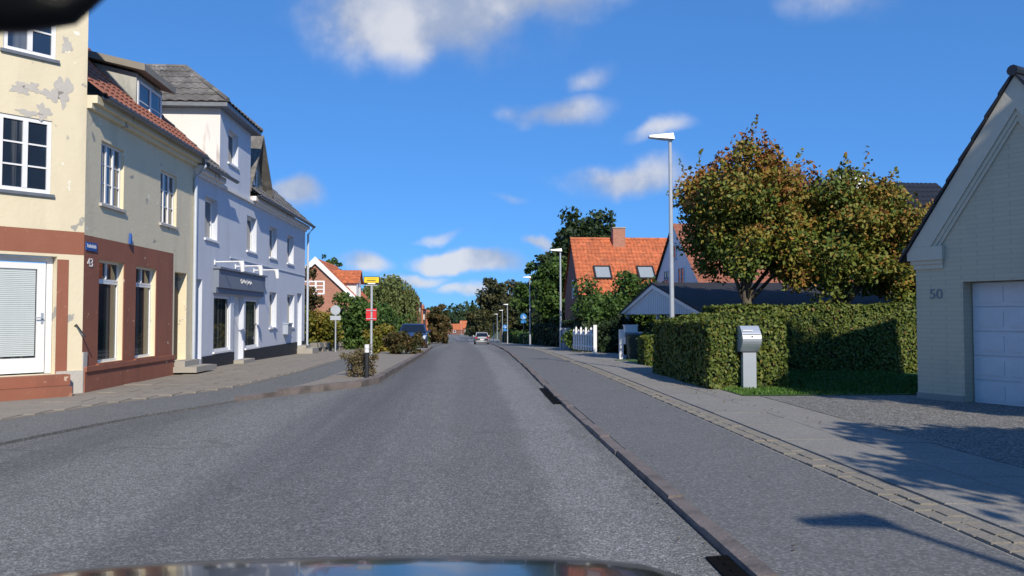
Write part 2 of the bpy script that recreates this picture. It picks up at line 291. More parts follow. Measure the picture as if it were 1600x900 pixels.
def window(parent, F, u0, u1, v0, v1, rec=.1, cols=2, rows=3, fw=.06, bar=.025, sill=True, gm=None, fm=None, thick=.05, sillm=None):
    fm = fm or white; gm = gm or glass; m = MB(); d0, d1 = -rec-thick, -rec
    e = .004
    m.fbox(F, u0+e, u0+fw, v0+e, v1-e, d0, d1); m.fbox(F, u1-fw, u1-e, v0+e, v1-e, d0, d1)
    m.fbox(F, u0+fw, u1-fw, v0+e, v0+fw, d0, d1); m.fbox(F, u0+fw, u1-fw, v1-fw, v1-e, d0, d1)
    cw = (u1-u0-2*fw)/cols; rh = (v1-v0-2*fw)/rows
    for i in range(1, cols): x = u0+fw+cw*i; m.fbox(F, x-fw*.55, x+fw*.55, v0+fw, v1-fw, d0+.004, d1+.006)
    for j in range(1, rows): y = v0+fw+rh*j; m.fbox(F, u0+fw, u1-fw, y-bar*.5, y+bar*.5, d0+.01, d1-.008)
    w = m.build('window', fm, parent)
    for i in range(cols):
        for j in range(rows):
            a = u0+fw+cw*i + (fw*.55 if i else 0); b = u0+fw+cw*(i+1) - (fw*.55 if i < cols-1 else 0)
            c = v0+fw+rh*j + (bar*.5 if j else 0); d = v0+fw+rh*(j+1) - (bar*.5 if j < rows-1 else 0)
            MB().fbox(F, a, b, c, d, d0+.012, d0+.022).build('pane', gm, w)
    if sill: MB().fbox(F, u0-.05, u1+.05, v0-.06, v0-.003, -rec, .05).build('sill', sillm or fm, w)
    return w
def text(body, F, u, v, d, size, m, parent, flip=1, name='lettering', thick=.004):
    c = bpy.data.curves.new('t', 'FONT'); c.body = body; c.size = size; c.extrude = thick; c.align_x = 'CENTER'; c.align_y = 'CENTER'
    t = bpy.data.objects.new('t', c); COL.objects.link(t)
    bpy.context.view_layer.update()
    me = bpy.data.meshes.new_from_object(t.evaluated_get(bpy.context.evaluated_depsgraph_get())); bpy.data.objects.remove(t)
    og = ORG.get(parent, Vector((0,0,0)))
    for p in me.vertices: p.co = Vector(F(u + flip*p.co.x, v + p.co.y, d + p.co.z)) - og
    me.name = name; me.materials.clear(); me.materials.append(m)
    o = bpy.data.objects.new(name, me); COL.objects.link(o); o.parent = parent; return o
_P = [(0,1.5),(15,1.5),(23,1.505),(35,1.69),(50,2.1),(75,2.85),(99,3.65),(179,5.9),(400,10.2),(700,11.4),(3000,11.4)]
_ys = np.linspace(-60, 3000, 6121); _zs = np.interp(_ys, [-60]+[p[0] for p in _P], [1.5]+[p[1] for p in _P])
_k = np.hanning(25); _zs = np.convolve(np.pad(_zs, 12, mode='edge'), _k/_k.sum(), 'valid')
def gz(y): return 1.5 - float(np.interp(y, _ys, _zs))
def interp(pts, y): return float(np.interp(y, [p[1] for p in pts], [p[0] for p in pts]))
def strip(name, left, right, ys, dz, m, kind='structure', parent=None, skirt=None):
    """ribbon between two x(y) lines following the street's profile"""
    mb = MB(); pv = None
    for y in ys:
        z = gz(y)+dz; a = (interp(left,y), y, z); b = (interp(right,y), y, z)
        if pv: mb.quad(pv[0], pv[1], b, a)
        if pv and skirt:
            for p, q in ((pv[0], a), (pv[1], b)): mb.quad(p, q, (q[0],q[1],q[2]-skirt), (p[0],p[1],p[2]-skirt))
        pv = (a, b)
    return mb.build(name, m, parent, kind)
def leafcloud(name, pts, size, m, parent=None, aspect=1.6, tint=None, kind=None, droop=0, nrm=None, jitter=.6, label=None):
    """one small folded leaf face at each point"""
    n = len(pts); og = ORG.get(parent, Vector((0,0,0))); pts = np.asarray(pts) - np.array(og)
    a = rng.normal(size=(n,3)); 
    if nrm is not None: a = a*jitter + np.asarray(nrm)
    a /= np.linalg.norm(a, axis=1, keepdims=True)
    t = rng.normal(size=(n,3)); t[:,2] -= droop; t -= a*np.sum(t*a, axis=1, keepdims=True); t /= np.linalg.norm(t, axis=1, keepdims=True)
    b = np.cross(a, t); s = (size*rng.uniform(.65, 1.35, n))[:,None]
    v = np.empty((n,4,3)); v[:,0] = pts - t*s*.5*aspect; v[:,1] = pts + b*s*.5 + a*s*.12; v[:,2] = pts + t*s*.5*aspect; v[:,3] = pts - b*s*.5 + a*s*.12
    me = bpy.data.meshes.new(name); me.vertices.add(4*n); me.vertices.foreach_set('co', v.ravel().astype(np.float32))
    me.loops.add(4*n); me.loops.foreach_set('vertex_index', np.arange(4*n, dtype=np.int32))
    me.polygons.add(n); me.polygons.foreach_set('loop_start', np.arange(0, 4*n, 4, dtype=np.int32))
    me.update(calc_edges=True)
    at = me.attributes.new('tint', 'FLOAT', 'POINT'); tv = rng.uniform(0, 1, n) if tint is None else np.clip(tint, 0, 1)
    at.data.foreach_set('value', np.repeat(tv, 4).astype(np.float32)); me.materials.append(m); me.validate()
    o = bpy.data.objects.new(name, me); COL.objects.link(o)
    if parent: o.parent = parent
    if kind: o['kind'] = kind
    if label: o['label'] = label
    return o
def clumps(c, rad, n_cl, n_leaf, cr=.42, bottom=-.75, seed=0, shell=.55):
    """leaf points grouped in clumps spread through an uneven ellipsoid"""
    g = np.random.default_rng(seed); P = []; T = []; C = []
    while len(C) < n_cl:
        d = g.normal(size=3); d /= np.linalg.norm(d)
        if d[2] < bottom: continue
        r = g.uniform(shell, 1.0) * (1 + .16*math.sin(3*math.atan2(d[1], d[0]) + seed) + .10*math.sin(5*d[2]*3 + seed*2))
        C.append((np.array(c) + d*r*np.array(rad), g.uniform(.6, 1.25)))
    k = n_leaf//n_cl; mr_ = min(rad)
    for p, s in C:
        q = g.normal(size=(k,3)); q /= np.linalg.norm(q, axis=1, keepdims=True); q *= (g.uniform(0,1,(k,1))**.45)*cr*s*mr_
        P.append(p + q*np.array([1,1,.8])); T.append(np.clip(g.normal(.45+.25*(g.uniform()-.5)*2, .2, k), 0, 1))
    return np.vstack(P), np.concatenate(T), [p for p, s in C]
def tree(name, label, base, c, rad, lm, n_leaf=9000, n_cl=70, leaf=.14, trunk=.16, seed=1, group=None, cr=.42, tint_up=0, fork=6, bottom=-.75, shell=.55, cat='tree', droop=.3, shoots=0):
    t = thing(name, label, cat, base, group); b = Vector(base); top = Vector(c)
    P, T, C = clumps(c, rad, n_cl, n_leaf, cr, bottom, seed, shell)
    if tint_up: T = np.clip(T + tint_up*(P[:,2]-c[2])/rad[2], 0, 1)
    if shoots:
        gs_ = np.random.default_rng(seed+90)
        for k in range(shoots):
            p0 = np.array(C[gs_.integers(len(C))]); 
            if p0[2] < c[2]-.2*rad[2]: continue
            l = gs_.uniform(.35,1.0); nn = 26; q = np.linspace(0,1,nn)[:,None]; d = np.array([gs_.normal(0,.25), gs_.normal(0,.25), 1.0])
            P = np.vstack([P, p0 + d*(l*q+.2) + gs_.normal(0,.07,(nn,3))*(1.25-q)]); T = np.concatenate([T, np.clip(gs_.normal(.6,.2,nn),0,1)])
    leafcloud('crown', P, leaf, leafmat(lm), t, tint=T, droop=droop)
    m = MB(); g = random.Random(seed)
    mid = b.lerp(top, .55) + Vector((g.uniform(-.1,.1), g.uniform(-.1,.1), 0))
    m.tube([b, b.lerp(mid, .5) + Vector((.05*g.uniform(-1,1),0,0)), mid], trunk, 9, trunk*.7)
    tr = m.build('trunk', bark, t, smooth=True)
    for i in range(fork):
        e = Vector(C[(i*7) % len(C)]); s = mid.lerp(b, g.uniform(0,.35))
        k = s.lerp(e, .5) + Vector((0,0,.12*rad[2]))
        MB().tube([s, k, e], trunk*.45, 6, trunk*.08).build('limb', bark, tr, smooth=True)
    return t

# ================================================================ THE SETTING
YS = [-40,-20,-10,-5] + list(np.arange(-3, 60, 1.0)) + list(np.arange(60, 200, 5.0)) + list(np.arange(200, 461, 10.0))
g = MB(); gx = [-1500,-400,-100,-40,-15,15,40,100,400,1500]; gy = [-60] + list(np.arange(-40,100,4.0)) + list(np.arange(100,700,25.0)) + [800,1200,1800,3000]
for y0, y1 in zip(gy, gy[1:]):
    for a, b in zip(gx, gx[1:]): g.quad((a,y0,gz(y0)-.14), (b,y0,gz(y0)-.14), (b,y1,gz(y1)-.14), (a,y1,gz(y1)-.14))
g.build('ground', earth, None, 'structure')
KR = [(1.60,-40),(1.60,14),(1.68,22),(1.85,32),(2.2,47),(3.05,90),(3.7,112),(5.0,180),(3.5,260),(-1,360),(-8,460)]
KL = [(-6.6,-40),(-6.4,0),(-5.9,7),(-5.35,9.4),(-4.87,11.6),(-3.77,14.4),(-2.87,15.65),(-2.23,16.5),(-1.95,17.3),(-1.84,21),(-1.75,27),(-1.8,36),(-2.4,60),(-2.7,99),(-2.0,180),(-3.8,260),(-8.5,360),(-15,460)]
off = lambda L, d: [(x+d, y) for x, y in L]
strip('road', KL, KR, YS, 0, asphalt)
COB = [(3.27,-40),(3.3,12),(3.28,26),(3.7,47),(4.6,90),(6.5,180),(5.0,260),(0.5,360),(-6.5,460)]
strip('cycle_path', off(KR,.14), COB, YS, .045, path_mat, skirt=.12)
pv = strip('pavement', COB, [(x+3.1, y) for x, y in COB], YS, .045, slab_mat, skirt=.12)
# cobble edging, two courses
cob = MB(); gr = random.Random(3)
for y in np.arange(-2, 45, .17):
    for j in range(2):
        x = interp(COB, y) + .02 + j*.15; h = gr.uniform(.008, .022)
        cob.box(x+.005, x+.138, y+.006, y+.158, gz(y)+.0, gz(y)+.045+h)
cob.build('cobble_edging', cobble_mat, pv, 'stuff')
slab_mesh = {}
def slab(y0, x0, w, l):
    e = .006; z = gz(y0+l/2)+.062+gr.uniform(-.003,.003)
    MB().box(x0+e, x0+w-e, y0+e, y0+l-e, z-.06, z).build('paving_slab', slab_mat, pv)
for r_ in range(58):
    y0 = -1.0 + r_*.62
    if y0 > 34: break
    for j in range(2): slab(y0 + (.31 if j else 0), interp(COB, y0)+.36+j*.80, .80, .62)
# kerbs: single granite stones
kerb = thing('kerb', 'row of worn pinkish granite kerb stones along the right road edge', 'kerb', (1.6,0,0)); kerb['kind'] = 'structure'
y = -2.0
while y < 48:
    l = gr.uniform(.85, 1.25); x0, x1 = interp(KR, y), interp(KR, y+l); dz = gr.uniform(-.012,.012); z0, z1 = gz(y), gz(y+l); dx = gr.uniform(-.012,.012)
    MB().hexa([(x0+dx,y+.008,z0-.1),(x0+.138+dx,y+.008,z0-.1),(x1+.138+dx,y+l-.008,z1-.1),(x1+dx,y+l-.008,z1-.1),
               (x0+.02+dx,y+.008,z0+.045+dz),(x0+.136+dx,y+.008,z0+.052+dz),(x1+.136+dx,y+l-.008,z1+.052+dz),(x1+.02+dx,y+l-.008,z1+.045+dz)]).build('kerb_stone', granite, kerb)
    y += l
strip('far_kerb', KR, off(KR,.14), [v for v in YS if v >= 48], .055, granite, skirt=.1)
for k, (ya_, yb_, lb) in enumerate([(13.2,16.0,'long black drain slot in the right kerb ahead'),(3.9,4.8,'black drain slot in the kerb near the car bonnet'),(44,49,'far black drain slot in the right kerb')]):
    x_ = interp(KR, (ya_+yb_)/2)-.13; z_ = gz((ya_+yb_)/2)
    t = thing('drain_slot', lb, 'drain', (x_,ya_,z_), 'drain slots in the right kerb'); MB().hexa([(x_,ya_,z_+.003),(x_+.14,ya_,z_+.003),(interp(KR,yb_)+.015,yb_,gz(yb_)+.003),(interp(KR,yb_)-.12,yb_,gz(yb_)+.003),(x_,ya_,z_+.012),(x_+.14,ya_,z_+.02),(interp(KR,yb_)+.015,yb_,gz(yb_)+.02),(interp(KR,yb_)-.12,yb_,gz(yb_)+.012)]).build('grate', slot_shade_black, t)  # solid strip on the road, its black paints the gap's shade
    for j_ in range(8): q_ = ya_+(yb_-ya_)*(j_+.3)/8; MB().box(interp(KR,q_)-.06,interp(KR,q_)+.005,q_,q_+.03,gz(q_)+.012,gz(q_)+.024).build('bar', slot_shade_black, t)
# left side: asphalt path behind the island, old paving to the house fronts, island
PE = [(-9,-40),(-8,5),(-6.56,11.5),(-5.9,13.8),(-4.75,16.4),(-4.34,21.6),(-4.4,31),(-4.9,48),(-5.2,70),(-5.4,99),(-4.6,180),(-6.5,260),(-11,360),(-18,460)]
strip('side_path', PE, off(KL,-.12), YS, .012, path_mat, skirt=.1)
pl = strip('left_pavement', [(-30,-40),(-30,13.5),(-7.4,15.3),(-7.4,36),(-12,40),(-12,60),(-9,80),(-8,180),(-10,260),(-15,360),(-22,460)], PE, YS, .030, paving_left, skirt=.1)
for y0 in np.arange(11.5, 36, .55):
    w = (interp(PE, y0+.25) - .08 + 7.25); n = max(1, int(w/.62))
    for j in range(n):
        x1 = interp(PE, y0+.27) - .06 - j*.62; 
        if x1-.62 < -7.25 or len([c for c in pl.children]) > 170: continue
        z = gz(y0+.27)+.042+gr.uniform(-.004,.004)
        MB().box(x1-.612, x1-.008, y0+.006, y0+.542, z-.05, z).build('paving_slab', paving_left, pl)
IS = [(-3.5,15.4),(-3.2,17.5),(-3.1,21),(-3.2,27),(-3.6,33),(-4.2,40),(-4.9,60)]
strip('traffic_island', IS, off(KL,-.17), [v for v in np.arange(15.4, 60, .5)], .085, paving_left, skirt=.12)
kerbl = thing('kerb', 'curving granite kerb round the planted island on the left', 'kerb', (-2,20,0)); kerbl['kind'] = 'structure'
pts = [(interp(KL, y), y) for y in np.arange(14.0, 50, .05)]
acc_, last = 0, pts[0]; cur = [pts[0]]
for p in pts[1:]:
    acc_ += math.dist(p, last); last = p; cur.append(p)
    if acc_ > 1.0:
        (xa,ya),(xb,yb) = cur[0], cur[-1]; d = Vector((xb-xa, yb-ya, 0)).normalized(); nrm = Vector((-d.y, d.x, 0))*.17; h = (.02 + .10*min(1, max(0,(ya-12)/3))) + gr.uniform(-.01,.01)
        a, b = Vector((xa,ya,gz(ya))) + d*.008, Vector((xb,yb,gz(yb))) - d*.008
        MB().hexa([a-Vector((0,0,.1)), a+nrm-Vector((0,0,.1)), b+nrm-Vector((0,0,.1)), b-Vector((0,0,.1)), a+Vector((0,0,h))-nrm*.0, a+nrm+Vector((0,0,h+.004)), b+nrm+Vector((0,0,h+.004)), b+Vector((0,0,h))]).build('kerb_stone', granite, kerbl)
        acc_ = 0; cur = [p]
# right plots: lawn, gravel drive
MB().quad((5.25,5,.066),(14,1,.066),(14,13.7,.066),(5.25,13.7,.066)).build('gravel_drive', gravel, None, 'structure')
MB().quad((4.95,13.75,.070),(8.0,13.75,.070),(14,17.5,.070),(14,30,-.05),(4.95,26,.02)).build('lawn', lawn_mat, None, 'structure')
n = 15000; q = np.column_stack([rng.uniform(4.95, 10.5, n), rng.uniform(13.8, 19.3, n), np.full(n, .095)])
leafcloud('grass', q, .022, leafmat('grass_blades'), None, aspect=3.2, kind='stuff', nrm=np.tile([0,1,0.1],(n,1)), droop=-3)['label'] = 'short green grass along the foot of the hedge'

# ================================================================ LEFT HOUSES
FL = frame((-7.3,0,0), (0,1,0), (1,0,0))
a43 = R(43); FC = frame((-7.3,15.37,0), (-math.sin(a43),-math.cos(a43),0), (math.cos(a43),-math.sin(a43),0))
H = thing('corner_house', 'yellow and oxide red corner house with peeling plaster and red tiled roof', 'house', (-9,18,0))
hw = [(16.0,17.05,3.75,5.02),(19.05,20.1,3.72,5.0)]; hs = [(16.0,17.15,.55,2.62),(17.75,18.9,.55,2.6)]; hd = [(20.05,20.9,.36,2.6)]
wall(MB(), FL, 15.37, 21.35, 3.05, 5.75, hw, .14).build('upper_wall', yellow, H)
wall(MB(), FL, 15.37, 19.95, 0, 3.05, hs, .02).build('shopfront_wall', redpl, H)
m = MB()                                            # yellow painted reveals of the shop windows
for a,b,c,d in hs: m.fbox(FL, b-.004, b+.001, c, d, -.22, -.018); m.fbox(FL, a-.001, a+.004, c, d, -.22, -.018); m.fbox(FL, a, b, d-.004, d+.001, -.22, -.018); m.fbox(FL, a, b, c-.001, c+.004, -.22, -.018)
m.build('window_reveal', yellow, H)
wall(MB(), FL, 19.95, 21.35, 0, 3.05, hd, .3).build('entrance_wall', yellow, H)
MB().fbox(FL, 15.40, 19.95, .0, .42, .002, .05).fbox(FL, 15.40, 19.95, .42, .52, .002, .08).build('plinth', redpl, H)
for a,b,c,d in hw: window(H, FL, a, b, c, d, rec=.07, cols=3, rows=3, fw=.05, sillm=bareplaster)
for a,b,c,d in hs:
    window(H, FL, a, b, c, 2.2, rec=.12, cols=1, rows=1, fw=.05, gm=shopglass, sillm=redpl); window(H, FL, a, b, 2.2, d, rec=.12, cols=2, rows=1, fw=.045, gm=shopglass, sill=False)
dr = MB().fbox(FL, 20.06, 20.89, .37, 2.2, -.26, -.21).build('door', doorbrown, H); MB().fbox(FL, 20.12, 20.16, 1.2, 1.26, -.21, -.17).build('handle', alu, dr)
MB().fbox(FL, 20.06, 20.89, 2.2, 2.59, -.26, -.22).build('transom_window', glass, H)
# chamfered corner bay
cw_ = [(.60,1.47,3.75,5.12),(.56,1.43,6.28,7.62)]; cd = (.47,1.75,.42,2.6)
wall(MB(), FC, 0, 2.2, 3.09, 8.8, cw_, .10).build('corner_wall', yellow, H)
wall(MB(), FC, 0, 2.2, 2.65, 3.09).build('fascia_band', redpl, H)
wall(MB(), FC, 0, 2.2, .0, 2.65, [cd], .26).build('entrance_wall', yellow, H)
for a_ in (.27, 1.755): MB().fbox(FC, a_, a_+.198, .42, 2.55, .002, .012).build('door_surround', redpl, H)
MB().fbox(FC, -.01, .46, .0, .46, .003, .03).fbox(FL, 15.36, 15.52, 0, .8, .003, .03).build('bare_plaster_patch', bareplaster, H)
for k, (u, v, w, h) in enumerate([(.42,5.75,.16,.30),(.62,5.62,.20,.13),(.95,5.68,.14,.10),(1.15,5.62,.16,.12),(.38,6.62,.10,.16),(.75,5.27,.13,.16),(1.0,5.2,.22,.06)]):
    g2 = random.Random(k); mb = MB(); P = []
    for t in range(44): aa = 2*math.pi*t/44; rr = .85+.22*math.sin(3*aa+k)+.16*math.sin(7*aa+2*k)+g2.uniform(-.10,.10); P.append(FC(u+w*rr*math.cos(aa), v+h*rr*math.sin(aa), .002))
    mb.prism(P, Vector(FC(0,0,.003))-Vector(FC(0,0,0))).build('bare_plaster_patch', bareplaster, H)
for a,b,c,d in cw_: window(H, FC, a, b, c, d, rec=.02, cols=2, rows=3, fw=.075, bar=.03, sillm=zinc)
d_ = MB(); d_.fbox(FC, .48,.58,.43,2.59,-.24,-.17).fbox(FC,1.64,1.74,.43,2.59,-.24,-.17).fbox(FC,.58,1.64,2.49,2.59,-.24,-.17)
d_.fbox(FC,.60,.74,.45,2.47,-.22,-.165).fbox(FC,1.5,1.62,.45,2.47,-.22,-.165).fbox(FC,.74,1.5,.45,.72,-.22,-.165).fbox(FC,.74,1.5,2.36,2.47,-.22,-.165)
dd = d_.build('door', white, H, label='white glazed door with closed blinds at the corner'); MB().fbox(FC,.74,1.5,.72,2.36,-.205,-.195).build('pane', shopglass, dd)
bl = MB()
for z in np.arange(.76, 2.34, .035): bl.fbox(FC,.76,1.48,z,z+.029,-.194,-.191)
bl.build('blind', blind, dd, 'stuff'); MB().fbox(FC,.63,.67,1.35,1.55,-.165,-.15).tube([FC(.65,1.46,-.15),FC(.65,1.46,-.10),FC(.78,1.46,-.10)],.011).build('handle', alu, dd)
for k, (v0, v1, d) in enumerate([(.0,.21,.52),(.21,.41,.26)]): MB().fbox(FC, .36-.06*k, 2.1, v0+.004, v1, .004, d).build('step', redpl, H)
MB().tube([FC(.14,1.30,.0),FC(.14,1.33,.07),FC(.05,1.10,.26)], .014).build('handrail', black_metal, H)
# bay body, roof
C0, C1 = Vector(FC(0,0)), Vector(FC(2.2,0))
MB().quad((C1.x,C1.y,0),(-14,C1.y,0),(-14,C1.y,8.8),(C1.x,C1.y,8.8)).quad((-7.3,15.37,5.7),(-11,15.37,5.7),(-11,15.37,8.8),(-7.3,15.37,8.8)).build('side_wall', yellow, H)
ap = (-10,16.2,11.4); E = [(-7.0,15.5,8.75),(C1.x+.1,C1.y-.3,8.75),(-14,C1.y-.3,8.75),(-14,15.6,8.75)]
m = MB()
for a, b in zip(E, E[1:]+E[:1]): m.quad(a, b, ap)
m.build('bay_roof', tile_red, H)
def pantile_roof(parent, e0, e1, r0, r1, m, name='roof', tw=.22, tl=.36, amp=.035):
    """wavy tile courses between an eave line e0-e1 and a ridge line r0-r1, as real relief"""
    e0, e1, r0, r1 = map(Vector, (e0, e1, r0, r1)); W_ = (e1-e0).length; L_ = (r0-e0).length
    nu = max(2, int(W_/tw)); nv = max(1, int(L_/tl)); nrm = (e1-e0).cross(r0-e0).normalized()
    if nrm.z < 0: nrm = -nrm
    mb = MB(); SUB = 4; prof = [0, .75, 1, .55]
    for j in range(nv):
        for i in range(nu):
            base = len(mb.v)
            for s in range(SUB+1):
                u = (i+s/SUB)/nu; h = amp*prof[s % SUB] if s < SUB else 0
                for v, l in ((j/nv, .028), (min(1, (j+1.06)/nv), 0)):
                    p = (e0.lerp(e1, u)).lerp(r0.lerp(r1, u), v) + nrm*(h+l); mb.v.append(tuple(p))
            for s in range(SUB): k = base+2*s; mb.f.append((k, k+2, k+3, k+1))
            # front lip of the tile
            for s in range(SUB):
                k = base+2*s; q = [Vector(mb.v[k]), Vector(mb.v[k+2])]; i0 = len(mb.v); mb.v += [tuple(q[0]-nrm*.03), tuple(q[1]-nrm*.03)]; mb.f.append((k, k+2, i0+1, i0))
    o = mb.build(name, m, parent, 'stuff'); return o
rf = pantile_roof(H, (-7.02,15.38,5.78),(-7.02,21.4,5.78),(-11.2,15.38,9.6),(-11.2,21.4,9.6), tile_red)
MB().quad((-11.2,15.38,9.6),(-11.2,21.4,9.6),(-15.2,21.4,5.8),(-15.2,15.38,5.8)).build('rear_roof', tile_red, H)
MB().fbox(FL,15.37,21.35,5.5,5.6,.002,.10).fbox(FL,15.37,21.35,5.6,5.75,.002,.2).build('cornice', yellow, H)
def gutter(parent, x, y0, y1, z, r=.075):
    m = MB(); k = 7
    for (ya, yb) in ((y0, y1),):
        for i in range(k):
            t0, t1 = math.pi+math.pi*i/k, math.pi+math.pi*(i+1)/k
            m.quad((x+r*math.cos(t0),ya,z+r*math.sin(t0)),(x+r*math.cos(t0),yb,z+r*math.sin(t0)),(x+r*math.cos(t1),yb,z+r*math.sin(t1)),(x+r*math.cos(t1),ya,z+r*math.sin(t1)))
    for yy in np.arange(y0+.2, y1, .7): m.box(x-r-.01, x+r+.01, yy, yy+.025, z-.005, z+.012)
    return m.build('gutter', zinc, parent)
gutter(H, -6.98, 15.45, 21.4, 5.76)
MB().tube([(-6.98,21.3,5.7),(-7.0,21.3,5.5),(-7.24,21.3,5.2),(-7.24,21.3,.35),(-7.15,21.3,.2),(-7.0,21.3,.14)],.05).build('downpipe', pipe_mat, H)
# dormer with grey clad cheek
dx = -7.75; D_ = thing('x','x','x'); bpy.data.objects.remove(D_)
ck = MB().prism([(dx,18.68,6.05),(dx,18.68,7.2),(-10.4,18.68,7.75),(-10.4,18.68,8.85),(-10.4,18.68,8.4)][:2]+[(-9.6,18.68,7.65),(-9.45,18.68,7.75)], (0,1.55,0))
dm = ck.build('dormer', slate_cheek, H)
FD = frame((dx,0,0),(0,1,0),(1,0,0)); window(H, FD, 18.74, 20.17, 6.12, 7.08, rec=-.02, cols=2, rows=2, fw=.07, sill=False, thick=.04)
MB().hexa([(dx+.28,18.45,7.20),(dx+.28,20.42,7.20),(-10.3,20.42,7.85),(-10.3,18.45,7.85),(dx+.28,18.45,7.36),(dx+.28,20.42,7.36),(-10.3,20.42,8.0),(-10.3,18.45,8.0)]).build('dormer_roof', wood_grey, H)
# the street sign and number
ss = MB().fbox(FL,15.42,15.86,2.76,2.92,.004,.02).build('street_sign', sign_blue, H); mb = MB()
for k in range(11): mb.fbox(FL,15.455+k*.034,15.455+k*.034+.022,2.815,2.815+(.055 if k%3 else .075),.021,.023)
mb.build('lettering', white, ss); text('43', FL, 15.62, 2.52, .006, .24, white, H)
MB().prism([FL(17.28,3.05,.02),FL(17.36,3.05,.02),FL(17.335,3.28,.02),FL(17.305,3.28,.02)], (.05,0,0)).build('wall_bracket', sign_blue, H)
for k, (u0, u1, v0, v1, d) in enumerate([(19.9,21.2,.08,.22,.62),(20.0,21.05,.22,.36,.3)]): MB().fbox(FL,u0,u1,v0,v1,.004,d).build('step', concrete, H)

# ---- blue house
B = thing('shop_house', 'pale blue rendered shop house with black plinth and attic bay', 'house', (-9,29,0))
bw = [(22.25,23.35,3.68,4.86),(26.45,27.65,3.68,4.86),(29.45,30.6,3.68,4.84),(32.35,33.55,3.66,4.82)]; bg = [(29.55,30.65,1.05,2.38),(32.45,33.75,1.02,2.36)]
bs = [(23.12,24.75,.45,2.08),(26.4,28.05,.42,2.05)]; bd = [(25.1,26.2,.0,2.12),(34.3,35.3,.16,2.47),(21.55,22.1,.3,2.5)]
wall(MB(), FL, 21.36, 35.9, -.2, 5.5, bw+bg+bs+bd, .22).build('front_wall', bluepl, B)
wall(MB(), FL, 23.5, 26.8, 5.5, 7.7, [(24.3,25.35,6.22,7.25)], .2).build('attic_wall', bluepl, B)
MB().quad((-7.3,23.5,5.5),(-9.9,23.5,5.5),(-9.9,23.5,7.7),(-7.3,23.5,7.7)).build('attic_side_wall', whitepl, B, label='white attic side wall with dark run-off streaks')
MB().quad((-7.3,26.8,5.5),(-9.9,26.8,5.5),(-9.9,26.8,7.7),(-7.3,26.8,7.7)).build('attic_side_wall', whitepl, B)
MB().quad((-7.3,35.9,-.2),(-15,35.9,-.2),(-15,35.9,5.5),(-11.2,35.9,9.2),(-7.3,35.9,5.5)).build('end_wall', bluepl, B)
for h in bw: window(B, FL, *h, rec=.16, cols=1, rows=1, fw=.08)
for h in bg: window(B, FL, *h, rec=.16, cols=1, rows=1, fw=.08)
window(B, FL, 24.3, 25.35, 6.22, 7.25, rec=.14, cols=1, rows=1, fw=.08)
for h in bs:
    w = window(B, FL, *h, rec=.05, cols=1, rows=1, fw=.07, gm=shopglass); cu, cv = (h[0]+h[1])/2, (h[2]+h[3])/2
    orn = MB()
    for vv in (cv+.12, h[2]+.28):
        for s in (-1, 1):
            orn.tube([FL(cu, vv+.14, -.09), FL(cu+s*.09, vv+.02, -.09), FL(cu+s*.24, vv-.06, -.09)], .0035, 4).tube([FL(cu+s*.05, vv-.02, -.09), FL(cu+s*.20, vv+.05, -.09)], .0035, 4)
    orn.build('frosted_ornament', whitewood, w)
for i, h in enumerate(bd):
    d = MB().fbox(FL, h[0]+.01, h[1]-.01, h[2]+.01, h[3]-.01, -.21, -.16).build('door', white if i else whitewood, B); MB().fbox(FL, h[0]+.08, h[0]+.12, 1.05, 1.2, -.16, -.12).build('handle', alu, d)
for a, b in ((21.36,21.54),(22.12,25.08),(26.22,34.28),(35.32,35.9)): MB().fbox(FL, a, b, -.2, .36, .003, .035).build('plinth', blackpl, B)
sb = MB().fbox(FL,23.05,28.3,2.32,2.86,.004,.16).build('shop_sign', signboard, B); MB().fbox(FL,23.0,28.35,2.86,2.92,.004,.22).fbox(FL,23.0,28.35,2.16,2.32,.004,.10).build('sign_moulding', signboard, sb)
sq = MB(); gq = random.Random(5); pts = []
for k in range(46):
    t = k/45; pts.append(FL(25.2+1.35*t+.05*math.sin(k*1.9), 2.60-.02*t+.075*math.sin(k*1.25)*(1.4 if k in (3,4,24,25) else .75), .165))
sq.tube(pts, .010, 4).build('lettering', white, sb)
for u in (23.15, 25.2, 27.35):
    l = thing('wall_lamp', 'x', 'wall lamp', FL(u,3.05,0), 'white arm lamps above the shop sign')
    l['label'] = {23.15:'white arm lamp over the shop sign, nearest the drainpipe', 25.2:'middle white arm lamp over the shop sign', 27.35:'white arm lamp over the far end of the shop sign'}[u]
    MB().fbox(FL,u-.05,u+.05,2.98,3.12,.004,.03).build('wall_plate', white, l); MB().tube([FL(u,3.06,.03),FL(u+.02,3.08,.75)],.02).build('arm', white, l)
    MB().tube([FL(u+.02,3.08,.75),FL(u+.02,2.98,.78),FL(u+.02,2.78,.80)],.085,10,.055).build('lamp_shade', white, l)
MB().fbox(FL,21.36,35.9,5.3,5.4,.003,.08).fbox(FL,21.36,23.48,5.4,5.55,.003,.2).fbox(FL,26.82,35.9,5.4,5.55,.003,.2).build('cornice', whitepl, B)
pantile_roof(B, (-7.0,21.4,5.6),(-7.0,23.5,5.6),(-11.2,21.4,9.4),(-11.2,23.5,9.4), tile_grey, tw=.3, tl=.42)
pantile_roof(B, (-7.0,26.8,5.6),(-7.0,36.1,5.6),(-11.2,26.8,9.4),(-11.2,36.1,9.4), tile_grey, tw=.3, tl=.42)
MB().quad((-11.2,21.4,9.4),(-11.2,36.1,9.4),(-15.4,36.1,5.6),(-15.4,21.4,5.6)).build('rear_roof', tile_grey, B)
gutter(B, -6.96, 21.45, 24.1, 5.58); gutter(B, -6.96, 26.7, 36.2, 5.58)
MB().tube([(-6.96,36.05,5.5),(-7.2,36.05,5.2),(-7.2,36.05,.2),(-7.0,36.05,.0)],.05).build('downpipe', pipe_mat, B)
